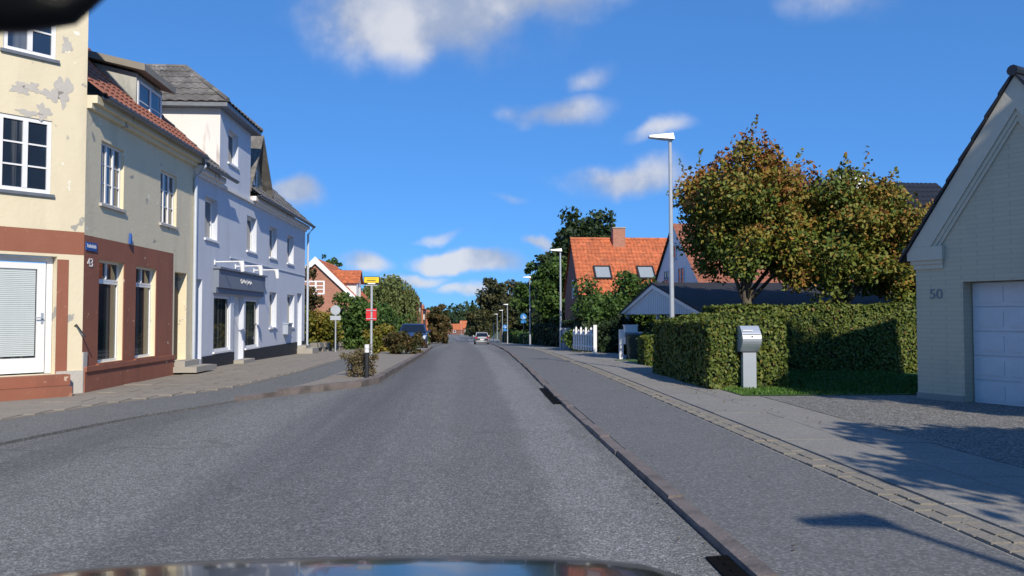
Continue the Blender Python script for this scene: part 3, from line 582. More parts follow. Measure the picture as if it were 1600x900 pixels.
# hipped roof of the attic bay
e = [(-7.0,23.2,7.78),(-7.0,27.1,7.78),(-10.6,27.1,7.78),(-10.6,23.2,7.78)]; rl, rr_ = (-8.9,25.15,9.4), (-10.6,25.15,9.4)
pantile_roof(B, e[3], e[0], rr_, rl, tile_grey, 'attic_roof', .3, .4); pantile_roof(B, e[0], e[1], rl, rl, tile_grey, 'attic_roof', .3, .4); pantile_roof(B, e[1], e[2], rl, rr_, tile_grey, 'attic_roof', .3, .4)
MB().box(-10.6,-7.02,23.22,27.08,7.66,7.78).build('eaves_soffit', zinc, B); MB().tube([(-7.0,23.2,7.84),rl],.07,6).tube([(-7.0,27.1,7.84),rl],.07,6).tube([rl,rr_],.08,6).build('ridge_tiles', tile_grey, B)
# gabled dormer
gd = MB().prism([(-7.55,26.95,5.75),(-7.55,29.7,5.75),(-7.55,28.3,7.75)], (-2.6,0,0)).build('gabled_dormer', wood_grey, B)
FG = frame((-7.55,0,0),(0,1,0),(1,0,0)); window(B, FG, 27.55, 28.5, 5.9, 6.75, rec=-.03, cols=1, rows=1, fw=.09, sill=False, thick=.04)
for s, yb in ((-1,26.75),(1,29.95)):
    MB().hexa([(-7.25,yb,5.70),(-7.25,28.3,7.82),(-10.2,28.3,7.82),(-10.2,yb,5.70),(-7.25,yb,5.82),(-7.25,28.3,7.96),(-10.2,28.3,7.96),(-10.2,yb,5.82)]).build('dormer_roof', tile_grey, B)
MB().fbox(FL,31.75,32.45,.75,1.15,.004,.2).fbox(FL,31.72,32.48,1.15,1.2,.004,.23).build('wall_mailbox', alu, B)
for k, (u0, u1, v0, v1, d) in enumerate([(25.0,26.3,-.1,.10,.35),(34.2,35.6,-.15,.08,.7),(34.3,35.4,.08,.2,.4),(21.5,22.2,-.1,.15,.4)]): MB().fbox(FL,u0,u1,v0,v1,.04,d).build('step', concrete, B)
MB().fbox(FL,24.6,35.9,3.28,3.31,.003,.03).build('string_course', bluepl, B)

# ---- brick house with white bargeboard
BH = thing('brick_house', 'red brick house with white bargeboards and orange tiled roof', 'house', (-11.4,64,gz(62)))
gy0 = 60; z0 = gz(60); ax, az_ = -11.4, 5.75; hx = 4.3
FB = frame((0,gy0,0),(1,0,0),(0,-1,0))
MB().prism([(ax-hx,gy0,z0-.3),(ax+hx,gy0,z0-.3),(ax+hx,gy0,1.5),(ax,gy0,az_-.1),(ax-hx,gy0,1.5)], (0,9,0)).build('wall', brick_red, BH)
for s in (-1, 1):
    pantile_roof(BH, (ax+s*(hx+.35),gy0-.15,1.2),(ax+s*(hx+.35),gy0+9.2,1.2),(ax,gy0-.15,az_+.1),(ax,gy0+9.2,az_+.1), tile_orange, tw=.3, tl=.4)
    MB().prism([(ax+s*(hx+.4),gy0-.2,1.0),(ax+s*(hx+.4),gy0-.2,1.3),(ax,gy0-.2,az_+.22),(ax,gy0-.2,az_-.32)], (0,-.06,0)).build('bargeboard', white, BH)
window(BH, FB, -12.6, -10.7, 3.1, 4.15, rec=-.03, cols=3, rows=3, fw=.12, bar=.07, sill=False, thick=.06)
MB().prism([(-8.5,61.7,2.4),(-8.5,61.7,4.1),(-10.6,61.7,4.1)], (0,2.2,0)).build('dormer', whitewood, BH)
MB().quad((-8.5,61.7,4.1),(-8.5,63.9,4.1),(-8.5,62.8,5.0)).build('dormer_gable', whitewood, BH)
pantile_roof(BH, (-11.0,61.45,4.0),(-8.3,61.45,4.0),(-11.0,62.8,5.1),(-8.3,62.8,5.1), tile_orange, 'dormer_roof', .3, .4); pantile_roof(BH, (-11.0,64.15,4.0),(-8.3,64.15,4.0),(-11.0,62.8,5.1),(-8.3,62.8,5.1), tile_orange, 'dormer_roof', .3, .4)
FBd = frame((-8.5,0,0),(0,1,0),(1,0,0)); window(BH, FBd, 62.1, 63.5, 2.8, 3.9, rec=-.03, cols=2, rows=1, fw=.1, gm=glass_sky, sill=False, thick=.05)

# ---- terraced orange brick houses further on
for k, (x, y, w, d, h) in enumerate([(-6.0,88,7,8,5.5),(-6.0,98,7,9,4.9),(-6.0,110,7,9,4.1),(-5.8,124,7,10,3.4)]):
    t = thing('terraced_house', ['nearest orange brick terraced house, the tallest beyond the willow','second orange brick terraced house beyond the willow','third orange brick terraced house behind the rust coloured tree','farthest orange brick terraced house behind the rust coloured tree'][k], 'house', (x-w/2,y+d/2,gz(y)), 'orange brick houses beyond the willow')
    zz = gz(y); MB().box(x-w, x, y, y+d, zz-.5, h-1.6).build('wall', brick_orange, t)
    MB().prism([(x+.3,y-.2,h-1.7),(x-w-.3,y-.2,h-1.7),(x-w/2,y-.2,h-.9)], (0,d+.4,0)).build('roof', tile_orange, t)
    MB().prism([(x+.001,y+1,h-1.6),(x+.001,y+5,h-1.6),(x+.001,y+3,h-1.0)], (-3,0,0)).build('gable', brick_orange, t)
    Fx = frame((x,0,0),(0,1,0),(1,0,0))
    for yy in (y+1, y+3.6): window(t, Fx, yy, yy+1.1, h-3.2, h-1.9, rec=-.04, cols=1, rows=1, fw=.12, sill=False); window(t, Fx, yy, yy+1.1, zz+.9, zz+2.1, rec=-.04, cols=1, rows=1, fw=.12, sill=False)

# ================================================================ RIGHT HOUSES
ga = R(-26.3); FGa = frame((7.85,13.19,0), (math.sin(R(153.7)), math.cos(R(153.7)), 0), (-math.cos(ga), math.sin(ga), 0))
GA = thing('garage', 'cream brick garage numbered 50 with black tiled roof', 'garage', (9.5,12.5,0))
GW, gh, gp = 3.5, 2.62, 5.15; op = (.82,2.95,.0,2.06)
wall(MB(), FGa, 0, GW, .0, gh, [op], .28).build('front_wall', greywall, GA)
MB().quad(FGa(0,gh),FGa(GW,gh),FGa(GW/2,gp)).build('gable_wall', greywall, GA)
MB().quad(FGa(0,0),FGa(0,0,-4.2),FGa(0,gh,-4.2),FGa(0,gh)).quad(FGa(GW,0),FGa(GW,0,-4.2),FGa(GW,gh,-4.2),FGa(GW,gh)).quad(FGa(0,0,-4.2),FGa(GW,0,-4.2),FGa(GW,gh,-4.2),FGa(GW/2,gp,-4.2),FGa(0,gh,-4.2)).build('side_wall', greywall, GA)
MB().fbox(FGa,-.012,.81,-.05,.17,.002,.02).fbox(FGa,2.96,GW+.012,-.05,.17,.002,.02).build('plinth', concrete, GA)
gd_ = thing('tmp','t','t'); bpy.data.objects.remove(gd_)
door = MB().fbox(FGa,.83,2.94,.03,2.05,-.29,-.26).build('garage_door', whitewood, GA)
for j in range(5):
    v0 = .05+j*.4; MB().fbox(FGa,.84,2.93,v0,v0+.385,-.26,-.238).build('door_panel', whitewood, door)
    for i in range(4): MB().fbox(FGa,.92+i*.51,1.33+i*.51,v0+.07,v0+.315,-.238,-.228).build('raised_panel', whitewood, door)
# stepped cornice kneeler and raking mouldings
for k, (v0, v1, u1, d) in enumerate([(2.30,2.38,.50,.03),(2.38,2.45,.51,.055),(2.45,2.68,.53,.09)]): MB().fbox(FGa,-.10+.04*(2-k),u1,v0,v1,.003,d).build('kneeler_course', cream, GA)
def rake(o0, o1, d):                                  # band parallel to the left and right slopes
    for s in (0, 1):
        f = (lambda u: u) if s == 0 else (lambda u: GW-u); sl = (gp-gh)/(GW/2)
        P = [FGa(f(-.10), 2.68+(-.1)*0+o0*0, 0)]
        a, b = (-.12, gh-.12*sl+.10), (GW/2, gp+.10)
        q = [(a[0],a[1]-o0),(b[0],b[1]-o0),(b[0],b[1]-o1),(a[0]+.0,a[1]-o1)]
        q = [(max(u,-.1), max(v,2.681)) if False else (u, v) for u, v in q]
        # clip at the kneeler top
        def at(v, off): return (v-(a[1]-off))/sl + a[0]
        q = [(at(2.681,o0),2.681),(b[0],b[1]-o0),(b[0],b[1]-o1),(at(2.681,o1),2.681)]
        MB().prism([FGa(f(u),v,.003) for u, v in q], Vector(FGa(0,0,d))-Vector(FGa(0,0,0))).build('raking_moulding', cream, GA)
rake(.0,.52,.09); rake(.52,.62,.055); rake(.62,.71,.03)
sl = (gp-gh)/(GW/2)
for s in (0, 1):
    f = (lambda u: u) if s == 0 else (lambda u: GW-u); n = 9
    MB().hexa([FGa(f(-.2),gh-.2*sl+.10,.1),FGa(f(GW/2),gp+.10,.1),FGa(f(GW/2),gp+.10,-4.3),FGa(f(-.2),gh-.2*sl+.10,-4.3),FGa(f(-.2),gh-.2*sl+.14,.1),FGa(f(GW/2),gp+.14,.1),FGa(f(GW/2),gp+.14,-4.3),FGa(f(-.2),gh-.2*sl+.14,-4.3)]).build('roof', tile_dark, GA)
    for k in range(n):
        a, b = -.22+(GW/2+.2)*k/n, -.22+(GW/2+.2)*(k+1.12)/n; va, vb = gh+a*sl+.135, gh+b*sl+.135
        MB().hexa([FGa(f(a),va,.14),FGa(f(b),vb-.02,.14),FGa(f(b),vb-.02,-.3),FGa(f(a),va,-.3),FGa(f(a)-.0,va+.075,.14),FGa(f(b),vb+.03,.14),FGa(f(b),vb+.03,-.3),FGa(f(a),va+.075,-.3)]).build('verge_tile', tile_dark, GA)
MB().tube([FGa(GW/2,gp+.17,.16),FGa(GW/2,gp+.17,-4.3)],.085,10).build('ridge_tiles', tile_dark, GA)
text('50', FGa, .36, 1.86, .004, .24, grey_num, GA, thick=.012)
MB().tube([FGa(-.16,2.62,.05),FGa(-.16,2.62,-4.2)],.06).build('gutter', zinc, GA)
# carport
CP = thing('carport', 'low carport with white boarded gable and black felt roof', 'carport', (10,29.6,0))
ya, yf, yn, xz, xe = 29.6, 35.6, 23.6, 7.2, 10.3
mb = MB().prism([(xz,yf,1.55),(xz,yn,1.55),(xz,ya,2.6)], (.06,0,0)); mb.build('gable_boarding', whitewood, CP)
for k, yy in enumerate(np.arange(yn+.3, yf, .3)):
    t_ = 1-abs(yy-ya)/6.0; MB().box(xz-.018, xz, yy-.012, yy+.012, 1.56, 1.56+1.0*t_).build('board_batten', whitewood, CP)
for s, yy in ((-1,yn),(1,yf)):
    MB().prism([(xz-.06,yy+s*.5,1.42),(xz-.06,yy+s*.5,1.60),(xz-.06,ya,2.72),(xz-.06,ya,2.54)], (.05,0,0)).build('bargeboard', white, CP)
    xe_ = 16 if s < 0 else xe
    MB().hexa([(xz-.1,yy+s*.5,1.55),(xz-.1,ya,2.70),(xe_,ya,2.70),(xe_,yy+s*.5,1.55),(xz-.1,yy+s*.5,1.62),(xz-.1,ya,2.77),(xe_,ya,2.77),(xe_,yy+s*.5,1.62)]).build('roof', tarpaper, CP)
for yy in (yf-.4, ya, yn+.4): MB().box(xz+.1, xz+.22, yy-.06, yy+.06, -.2, 1.56).build('post', whitewood, CP)
MB().box(9.6, 9.7, yn+.3, yf-.3, -.2, 1.7).build('rear_wall', dark_wood, CP)
# white house
WH = thing('white_house', 'white gabled house with weathered red tiled roof behind the carport', 'house', (14,38.8,-.3))
x0 = 10.5; yl, ya, yn = 43.3, 38.8, 34.3; zr, ze = 6.05, 2.85
MB().prism([(x0,yl,-.6),(x0,yn,-.6),(x0,yn,ze),(x0,ya,zr),(x0,yl,ze)], (9,0,0)).build('wall', white, WH)
for yy in (yn-.3, yl+.3):
    z_ = ze-.3*(zr-ze)/4.5; pantile_roof(WH, (x0-.12,yy,z_+.06),(x0+9.1,yy,z_+.06),(x0-.12,ya,zr+.08),(x0+9.1,ya,zr+.08), tile_red, tw=.28, tl=.38)
FW = frame((x0,0,0),(0,-1,0),(-1,0,0))
for u0, u1, v0, v1, c in ((-39.4,-38.4,4.35,5.05,2),(-38.0,-37.0,2.95,3.85,2),(-40.8,-39.8,2.95,3.85,2)): window(WH, FW, u0, u1, v0, v1, rec=-.04, cols=c, rows=2, fw=.06, sill=True, thick=.05, fm=whitewood)
# orange house
OH = thing('orange_roof_house', 'brick house with bright orange pantile roof and square chimney', 'house', (11,51,-.6))
x0, x1 = 6.85, 16.5; ye, yr, yb = 47, 51, 55; ze, zr = 2.75, 6.5
MB().prism([(x0+.1,ye+.4,-.9),(x0+.1,yb-.4,-.9),(x0+.1,yb-.4,ze),(x0+.1,yr,zr-.2),(x0+.1,ye+.4,ze)], (x1-x0-.2,0,0)).build('wall', brick_dark, OH)
pantile_roof(OH, (x0,ye,ze-.05),(x1,ye,ze-.05),(x0,yr,zr),(x1,yr,zr), tile_orange, tw=.24, tl=.36, amp=.05); pantile_roof(OH, (x0,yb,ze-.05),(x1,yb,ze-.05),(x0,yr,zr),(x1,yr,zr), tile_orange, tw=.5, tl=.7)
MB().tube([(x0,yr,zr+.05),(x1,yr,zr+.05)],.11,8).build('ridge_tiles', tile_orange, OH)
ch = MB().box(9.6,10.4,50.4,51.2,5.9,7.2).build('chimney', brick_red, OH); MB().box(9.55,10.45,50.35,51.25,7.2,7.28).build('chimney_cap', concrete, ch)
nr = Vector((0,-(zr-ze),4)).normalized()
for xa in (8.0, 10.75):
    F_ = lambda u, v, d=0, xa=xa: (xa+u, ye+1.05+v*.73 - d*.68, ze+.95+v*.685 + d*.73)
    w = MB(); w.fbox(F_,0,.10,0,1.25,.05,.16).fbox(F_,1.0,1.1,0,1.25,.05,.16).fbox(F_,.1,1.0,0,.1,.05,.16).fbox(F_,.1,1.0,1.15,1.25,.05,.16); w = w.build('roof_window', black_metal, OH)
    MB().fbox(F_,.1,1.0,.1,1.15,.08,.12).build('pane', glass_sky, w)
FO = frame((x0+.1,0,0),(0,-1,0),(-1,0,0)); window(OH, FO, -50.6, -49.6, 2.6, 3.8, rec=-.04, cols=1, rows=1, fw=.1, sill=False)
# dark roofed house behind the limes
DH = thing('dark_roof_house', 'white house with black tiled roof and pale chimney behind the lime trees', 'house', (22,42,0))
MB().box(17,27.2,38,46,-.5,4.6).build('wall', white, DH)
for yy, s in ((37.6,1),(46.4,-1)): pantile_roof(DH, (16.6,yy,4.4),(27.6,yy,4.4),(18.2,42,8.9),(26.3,42,8.9), tile_dark, tw=.34, tl=.42)
MB().quad((27.6,37.6,4.4),(27.6,46.4,4.4),(26.3,42,8.9)).quad((16.6,37.6,4.4),(16.6,46.4,4.4),(18.2,42,8.9)).build('hip', tile_dark, DH)
ch = MB().box(20.4,21.9,41.5,42.5,8.4,9.3).build('chimney', white, DH); MB().box(20.3,22,41.4,42.6,9.3,9.4).build('chimney_cap', tile_dark, ch)
FDh = frame((0,38,0),(1,0,0),(0,-1,0))
for u in (18,20.5,23): window(DH, FDh, u, u+1.2, 1.2, 2.5, rec=-.04, cols=2, rows=1, fw=.1, sill=False)

# ================================================================ STREET FURNITURE
def lamp(x, y, h, label, arm=.55):
    z = gz(y)+.07; t = thing('street_lamp', label, 'street lamp', (x,y,z), 'street lamps along the right pavement')
    MB().tube([(x,y,z-.3),(x,y,z+1.1)],.075,10).build('base_sleeve', galv, t); MB().tube([(x,y,z+1.1),(x-.02,y,z+h)],.058,10,.042).build('pole', galv, t)
    l, w = arm, .14; zz = z+h
    hd = MB().hexa([(x-l,y-w*.6,zz+.02),(x+.06,y-w,zz-.03),(x+.06,y+w,zz-.03),(x-l,y+w*.6,zz+.02),(x-l,y-w*.5,zz+.07),(x+.04,y-w*.7,zz+.13),(x+.04,y+w*.7,zz+.13),(x-l,y+w*.5,zz+.07)]).build('lamp_head', lamp_white, t)
    MB().hexa([(x-l+.05,y-w*.4,zz+.005),(x-.12,y-w*.6,zz-.035),(x-.12,y+w*.6,zz-.035),(x-l+.05,y+w*.4,zz+.005),(x-l+.05,y-w*.4,zz+.018),(x-.12,y-w*.6,zz-.018),(x-.12,y+w*.6,zz-.018),(x-l+.05,y+w*.4,zz+.018)]).build('diffuser', lens, hd)
    return t
for k, (x, y, h, lb) in enumerate([(5.05,18.9,5.8,'tall galvanised street lamp rising from behind the clipped hedge'),(5.1,-3.0,5.7,'street lamp behind the viewpoint whose shadow crosses the cycle path'),
    (5.0,41,5.2,'street lamp beside the grey cabinet'),(5.1,62,5.4,'street lamp beside the round blue sign'),(5.6,105,5.2,'tallest of the four street lamps beyond the round blue sign'),(6.0,128,5.2,'second of the four lamps beyond the round blue sign'),
    (6.1,152,5.3,'third of the four lamps beyond the round blue sign'),(6.2,174,5.5,'smallest of the four lamps beyond the round blue sign'),(4.9,290,6.6,'far street lamp right of the silver car'),(2.6,320,6.6,'far street lamp above the silver car'),(.9,370,6.6,'far street lamp left of the silver car near the bend'),(-2.2,395,6.6,'far street lamp in front of the distant red roof'),(-7.9,400,6.5,'leftmost far street lamp at the bend')]):
    lamp(x, y, h, lb)
# mailbox on a post
MX = thing('mailbox', 'brushed metal mailbox with curved front on a flat post', 'mailbox', (5.5,15.0,.06)); x, y = 5.5, 14.95
MB().box(x-.13,x+.13,y-.06,y+.06,.06,.78).build('post', alu, MX); MB().box(x-.15,x+.15,y-.05,y+.1,.74,.8).build('collar', black_metal, MX)
prof = [(y+.17,.80)]+[(y-.04-.17*math.sin(math.pi*t/10), .80+.50*t/10) for t in range(11)]+[(y+.17,1.30)]
mbx = MB().prism([(x-.185,p,q) for p, q in prof], (.37,0,0)).build('box', alu, MX, smooth=False)
MB().box(x-.18,x+.18,y-.20,y-.19,1.135,1.145).build('flap_seam', black_metal, mbx); MB().box(x-.012,x+.012,y-.222,y-.205,1.09,1.11).build('lock', black_metal, mbx)
MB().box(x-.17,x+.03,y-.165,y-.155,1.20,1.22).build('name_strip', white, mbx)
# bus stop sign
BS = thing('bus_stop_sign', 'bus stop pole with yellow flag and red timetable case', 'bus stop', (-2.75,23.0,gz(23)+.1)); x, y, z = -2.75, 23.0, gz(23)
MB().tube([(x,y,z),(x,y,2.38)],.035,10).build('pole', galv, BS)
fl = MB().box(x-.23,x+.23,y-.03,y+.03,2.40,2.64).build('flag', black_metal, BS); MB().box(x-.21,x+.21,y-.036,y-.031,2.46,2.62).build('yellow_panel', sign_yellow, fl)
lt = MB()
for k in range(7): lt.box(x-.14+k*.038, x-.14+k*.038+.03, y-.039, y-.0365, 2.50, 2.535)
lt.box(x-.14,x+.13,y-.039,y-.0365,2.57,2.578); lt.build('lettering', black_metal, fl); MB().box(x-.11,x+.11,y-.036,y-.031,2.415,2.45).build('white_strip', white, fl); MB().box(x-.17,x+.17,y-.03,y+.03,2.37,2.39).build('bracket', galv, BS)
MB().box(x-.15,x-.02,y-.05,y+.03,1.36,1.70).box(x+.04,x+.15,y-.05,y+.03,1.36,1.70).build('timetable_case', red_paint, BS); MB().box(x-.15,x+.15,y-.06,y-.05,1.40,1.42).box(x-.15,x+.15,y-.06,y-.05,1.64,1.66).build('clamp', galv, BS)
# bollard
BO = thing('bollard', 'black bollard with white reflective top on the island tip', 'bollard', (-2.25,18.0,.1))
MB().tube([(-2.25,18,.08),(-2.25,18,.66)],.05,12).build('post', black_metal, BO); MB().tube([(-2.25,18,.66),(-2.25,18,.70),(-2.25,18,.84)],.054,12).build('reflective_band', white, BO); MB().tube([(-2.25,18,.735),(-2.25,18,.75)],.056,12).build('dark_ring', alu, BO)
# sign seen from behind
SG = thing('traffic_sign', 'round traffic sign seen from behind with plate below', 'sign', (-6.25,38,gz(38))); z = gz(38)
MB().tube([(-6.25,38,z),(-6.25,38,2.0)],.035,8).build('pole', galv, SG)
def disc(mb, c, r, n=24, d=.02):
    return mb.prism([(c[0]+r*math.cos(2*math.pi*k/n), c[1], c[2]+r*math.sin(2*math.pi*k/n)) for k in range(n)], (0,d,0))
disc(MB(), (-6.25,37.95,1.76), .23).build('disc', galv, SG); MB().box(-6.5,-6.0,37.95,37.97,1.28,1.49).build('sub_plate', galv, SG)
PL = tag(MB().tube([(-6.6,48,gz(48)),(-6.6,48,3.4)],.05,8).build('utility_pole', galv), 'thin grey pole in front of the brick house dormer', 'pole')
# blue cycle-path sign
for k, (x, y, r, h, lb) in enumerate([(5.9,80,.32,2.9,'round blue path sign with smaller plate, nearest of two'),(5.9,118,.32,2.5,'round blue path sign farther along the hedge')]):
    z = gz(y); t = thing('path_sign', lb, 'sign', (x,y,z), 'blue path signs'); MB().tube([(x,y,z),(x,y,z+h)],.04,8).build('pole', black_metal, t)
    d = disc(MB(), (x,y-.06,z+h), r).build('disc', sign_lblue, t); MB().box(x-.26,x+.26,y-.08,y-.06,z+h-.66,z+h-.38).build('sub_plate', sign_lblue, t)
    MB().box(x-.05,x+.0,y-.085,y-.075,z+h-.12,z+h+.16).box(x+.04,x+.18,y-.085,y-.075,z+h-.14,z+h-.02).box(x-.2,x+.2,y-.085,y-.08,z+h-.19,z+h-.17).build('pictogram', white, d)
# cabinet, gate, post, bin
CB = thing('utility_cabinet', 'grey utility cabinet at the foot of the lamp post', 'cabinet', (5.2,40.6,gz(40.6))); z = gz(40.6)
MB().box(5.05,5.42,40.4,40.75,z,z+1.15).build('body', galv, CB); MB().box(5.03,5.44,40.38,40.77,z+1.15,z+1.2).build('lid', galv, CB); MB().box(5.36,5.39,40.385,40.4,z+.5,z+.62).build('handle', black_metal, CB)
def gate(lb, a, b, n):
    a, b = Vector(a), Vector(b); z = gz((a.y+b.y)/2)+.08; t = thing('picket_gate', lb, 'gate', (a.x,a.y,z)); d = (b-a)
    for v in (.28,.78): p, q = a+Vector((0,0,z+v)), b+Vector((0,0,z+v)); MB().tube([p,q],.03,4).build('rail', white, t)
    for k in range(n):
        c = a+d*(k+.5)/n; h = 1.0+.12*(k%2)*1
        MB().box(c.x-.04,c.x+.04,c.y-.035,c.y-.01,z+.1,z+h-.08).prism([(c.x-.04,c.y-.035,z+h-.08),(c.x+.04,c.y-.035,z+h-.08),(c.x,c.y-.035,z+h)],(0,.025,0)).build('picket', white, t)
    MB().box(b.x-.07,b.x+.07,b.y-.07,b.y+.07,z-.05,z+1.2).build('post', white, t)
gate('white picket gate with tall end post in front of the dark shrubs', (4.75,34.6,0), (5.35,32.2,0), 9)
GP = thing('gate_post', 'white timber gate post with braced rail beside the dark bin', 'gate', (5.45,27.2,gz(27.2))); z = gz(27.2)
MB().box(5.37,5.51,27.1,27.24,z,z+1.08).build('post', white, GP); MB().box(5.51,6.3,27.14,27.2,z+.93,z+1.0).build('rail', white, GP); MB().hexa([(5.51,27.14,z+.85),(5.51,27.2,z+.85),(5.95,27.2,z+.55),(5.95,27.14,z+.55),(5.51,27.14,z+.93),(5.51,27.2,z+.93),(5.95,27.2,z+.63),(5.95,27.14,z+.63)]).build('brace', white, GP)
tag(MB().box(5.66,6.1,27.5,27.85,z+.55,z+1.2).box(5.64,6.12,27.48,27.87,z+1.2,z+1.24).build('white_box', white), 'white box standing behind the gate rail', 'box').location = (0,0,0)
BN = thing('wheelie_bin', 'dark green wheelie bin beside the white gate post', 'bin', (5.8,26.8,z)); z = gz(26.8)+.02
MB().hexa([(5.62,26.65,z+.05),(5.98,26.65,z+.05),(5.98,27.0,z+.05),(5.62,27.0,z+.05),(5.57,26.6,z+.86),(6.03,26.6,z+.86),(6.03,27.04,z+.86),(5.57,27.04,z+.86)]).build('body', green_bin, BN); MB().hexa([(5.55,26.58,z+.86),(6.05,26.58,z+.86),(6.05,27.06,z+.86),(5.55,27.06,z+.86),(5.57,26.62,z+.91),(6.03,26.62,z+.91),(6.03,27.02,z+.95),(5.57,27.02,z+.95)]).build('lid', green_bin, BN)
for xx in (5.60,5.97): MB().tube([(xx,27.0,z+.08),(xx+.05,27.0,z+.08)],.08,12).build('wheel', rubber, BN)
MB().box(5.74,5.80,26.617,26.621,z+.62,z+.69).box(5.82,5.88,26.617,26.621,z+.62,z+.69).build('number_sticker', white, BN)

# ---- cars
def car(name, label, loc, rotz, paint, L=4.2, Wd=1.76, Hh=1.5, group=None):
    """hatchback in local coordinates: front towards -Y, ground at z=0"""
    t = thing(name, label, 'car', loc, group, rotz or 1e-6); w = Wd/2
    st = [(0,.72,.30,.55),(.12,.88,.22,.68),(.5,.97,.2,.80),(1.05,1.0,.2,.95),(1.3,1.0,.2,1.0),(2.2,1.0,.2,1.0),(3.3,1.0,.2,1.03),(3.85,.97,.22,1.02),(4.12,.90,.28,.95),(4.2,.84,.34,.80)]
    m = MB(); n = None
    for y, ws, zb, zt in st:
        y = y/4.2*L; a = w*ws; ring = [(-a*.9,zb),(-a,zb+.18),(-a,zt-.2),(-a*.95,zt-.05),(-a*.8,zt),(0,zt+.035),(a*.8,zt),(a*.95,zt-.05),(a,zt-.2),(a,zb+.18),(a*.9,zb)]
        i = len(m.v); m.v += [(p, y, q) for p, q in ring]
        if n is not None:
            for k in range(10): m.f.append((n+k, n+k+1, i+k+1, i+k))
            m.f.append((n+10, n, i, i+10))
        else: m.f.append(tuple(range(i, i+11)))
        n = i
    m.f.append(tuple(range(n, n+11))[::-1]); body = m.build('body', paint, t, smooth=True)
    g = MB(); base = [(1.25,.80),(3.95,.78)]; A = L/4.2
    p = {'fb':1.15*A,'ft':1.95*A,'rt':3.55*A,'rb':4.0*A}; hb, ht = 1.0, Hh; wb, wt = w*.93, w*.70
    q = lambda s, k, z, ww: (s*ww, p[k], z)
    MB().quad(q(-1,'fb',hb,wb*.95),q(1,'fb',hb,wb*.95),q(1,'ft',ht-.03,wt),q(-1,'ft',ht-.03,wt)).build('windscreen', carglass, t)
    MB().quad(q(-1,'rb',hb,wb*.92),q(1,'rb',hb,wb*.92),q(1,'rt',ht-.03,wt),q(-1,'rt',ht-.03,wt)).build('rear_window', carglass, t)
    for s in (-1,1):
        MB().quad((s*wb*.97,1.35*A,hb),(s*wb*.97,3.8*A,hb),(s*(wt+.02),3.5*A,ht-.08),(s*(wt+.02),2.0*A,ht-.08)).build('side_window', carglass, t)
        for ka, kb in (('fb','ft'),('rb','rt')): MB().tube([(s*wb*.96,p[ka],hb-.02),(s*(wt+.02),p[kb],ht-.04)],.04,6).build('pillar', paint, t)
        MB().tube([(s*wb,2.45*A,hb),(s*(wt+.03),2.4*A,ht-.06)],.03,6).build('pillar', black_metal, t)
        MB().hexa([(s*w*.98,1.45*A,.98),(s*(w+.17),1.45*A,1.0),(s*(w+.17),1.57*A,1.0),(s*w*.98,1.57*A,.98),(s*w*.98,1.45*A,1.1),(s*(w+.16),1.45*A,1.13),(s*(w+.16),1.57*A,1.13),(s*w*.98,1.57*A,1.1)]).build('wing_mirror', paint, t)
        MB().hexa([(s*w*.45,.02*A,.60),(s*w*.86,.16*A,.62),(s*w*.92,.5*A,.78),(s*w*.55,.28*A,.70),(s*w*.45,.0,.70),(s*w*.87,.14*A,.74),(s*w*.93,.5*A,.84),(s*w*.55,.26*A,.80)]).build('headlight', lens, t)
        MB().box(min(s*w*.62,s*w*.93),max(s*w*.62,s*w*.93),4.08*A,4.19*A,.80,.98).build('tail_light', lens_red, t)
        for yy in (.82*A,3.35*A):
            wh = MB().tube([(s*(w-.17),yy,.31),(s*(w+.01),yy,.31)],.31,20).build('wheel', rubber, t); MB().tube([(s*(w-.02),yy,.31),(s*(w+.018),yy,.31)],.20,14).build('rim', rim_mat, wh)
    MB().hexa([(-wt,1.9*A,ht-.05),(wt,1.9*A,ht-.05),(wt,3.6*A,ht-.05),(-wt,3.6*A,ht-.05),(-wt*.92,2.05*A,ht+.01),(wt*.92,2.05*A,ht+.01),(wt*.92,3.45*A,ht+.01),(-wt*.92,3.45*A,ht+.01)]).build('roof', paint, t, smooth=False)
    MB().box(-.26,.26,4.2*A,4.215*A,.66,.77).build('number_plate', white, t); MB().box(-.26,.26,-.015,.0,.42,.53).build('number_plate', white, t); MB().box(-.5,.5,-.012,.03,.56,.66).build('grille', black_metal, t)
    return t
car('parked_car', 'dark blue hatchback parked on the left facing the camera', (-3.15,46.2,gz(48)+.03), R(2), paint_blue)
car('silver_car', 'silver hatchback driving away on the road ahead', (1.9,99,gz(97)+.0), R(181), paint_silver)
# ---- own car: bonnet, roof, pillars and mirror round the viewpoint
OC = thing('car', 'black glossy car bonnet at the foot of the picture with inside mirror', 'car', (-.2,.6,0))
cx = -.3; m = MB(); st = []
for i in range(15):
    y = .85+1.35*i/14; t = i/14; zt = 1.040-.155*t-.05*max(0,(t-.80)/.20)**2*3.0
    ring = []
    for k in range(17):
        s = -1+2*k/16; ring.append((cx+s*.98, y-.10*abs(s)**3*t, zt-.022*s*s-.05*abs(s)**8-.14*abs(s)**16))
    st.append(len(m.v)); m.v += ring
for a, b in zip(st, st[1:]):
    for k in range(16): m.f.append((a+k,a+k+1,b+k+1,b+k))
m.build('bonnet', paint_black, OC, smooth=True)
MB().hexa([(cx-.88,-2.2,.2),(cx+.88,-2.2,.2),(cx+.86,2.1,.2),(cx-.86,2.1,.2),(cx-.88,-2.2,.72),(cx+.88,-2.2,.72),(cx+.87,1.9,.70),(cx-.87,1.9,.70)]).build('body', paint_black, OC)
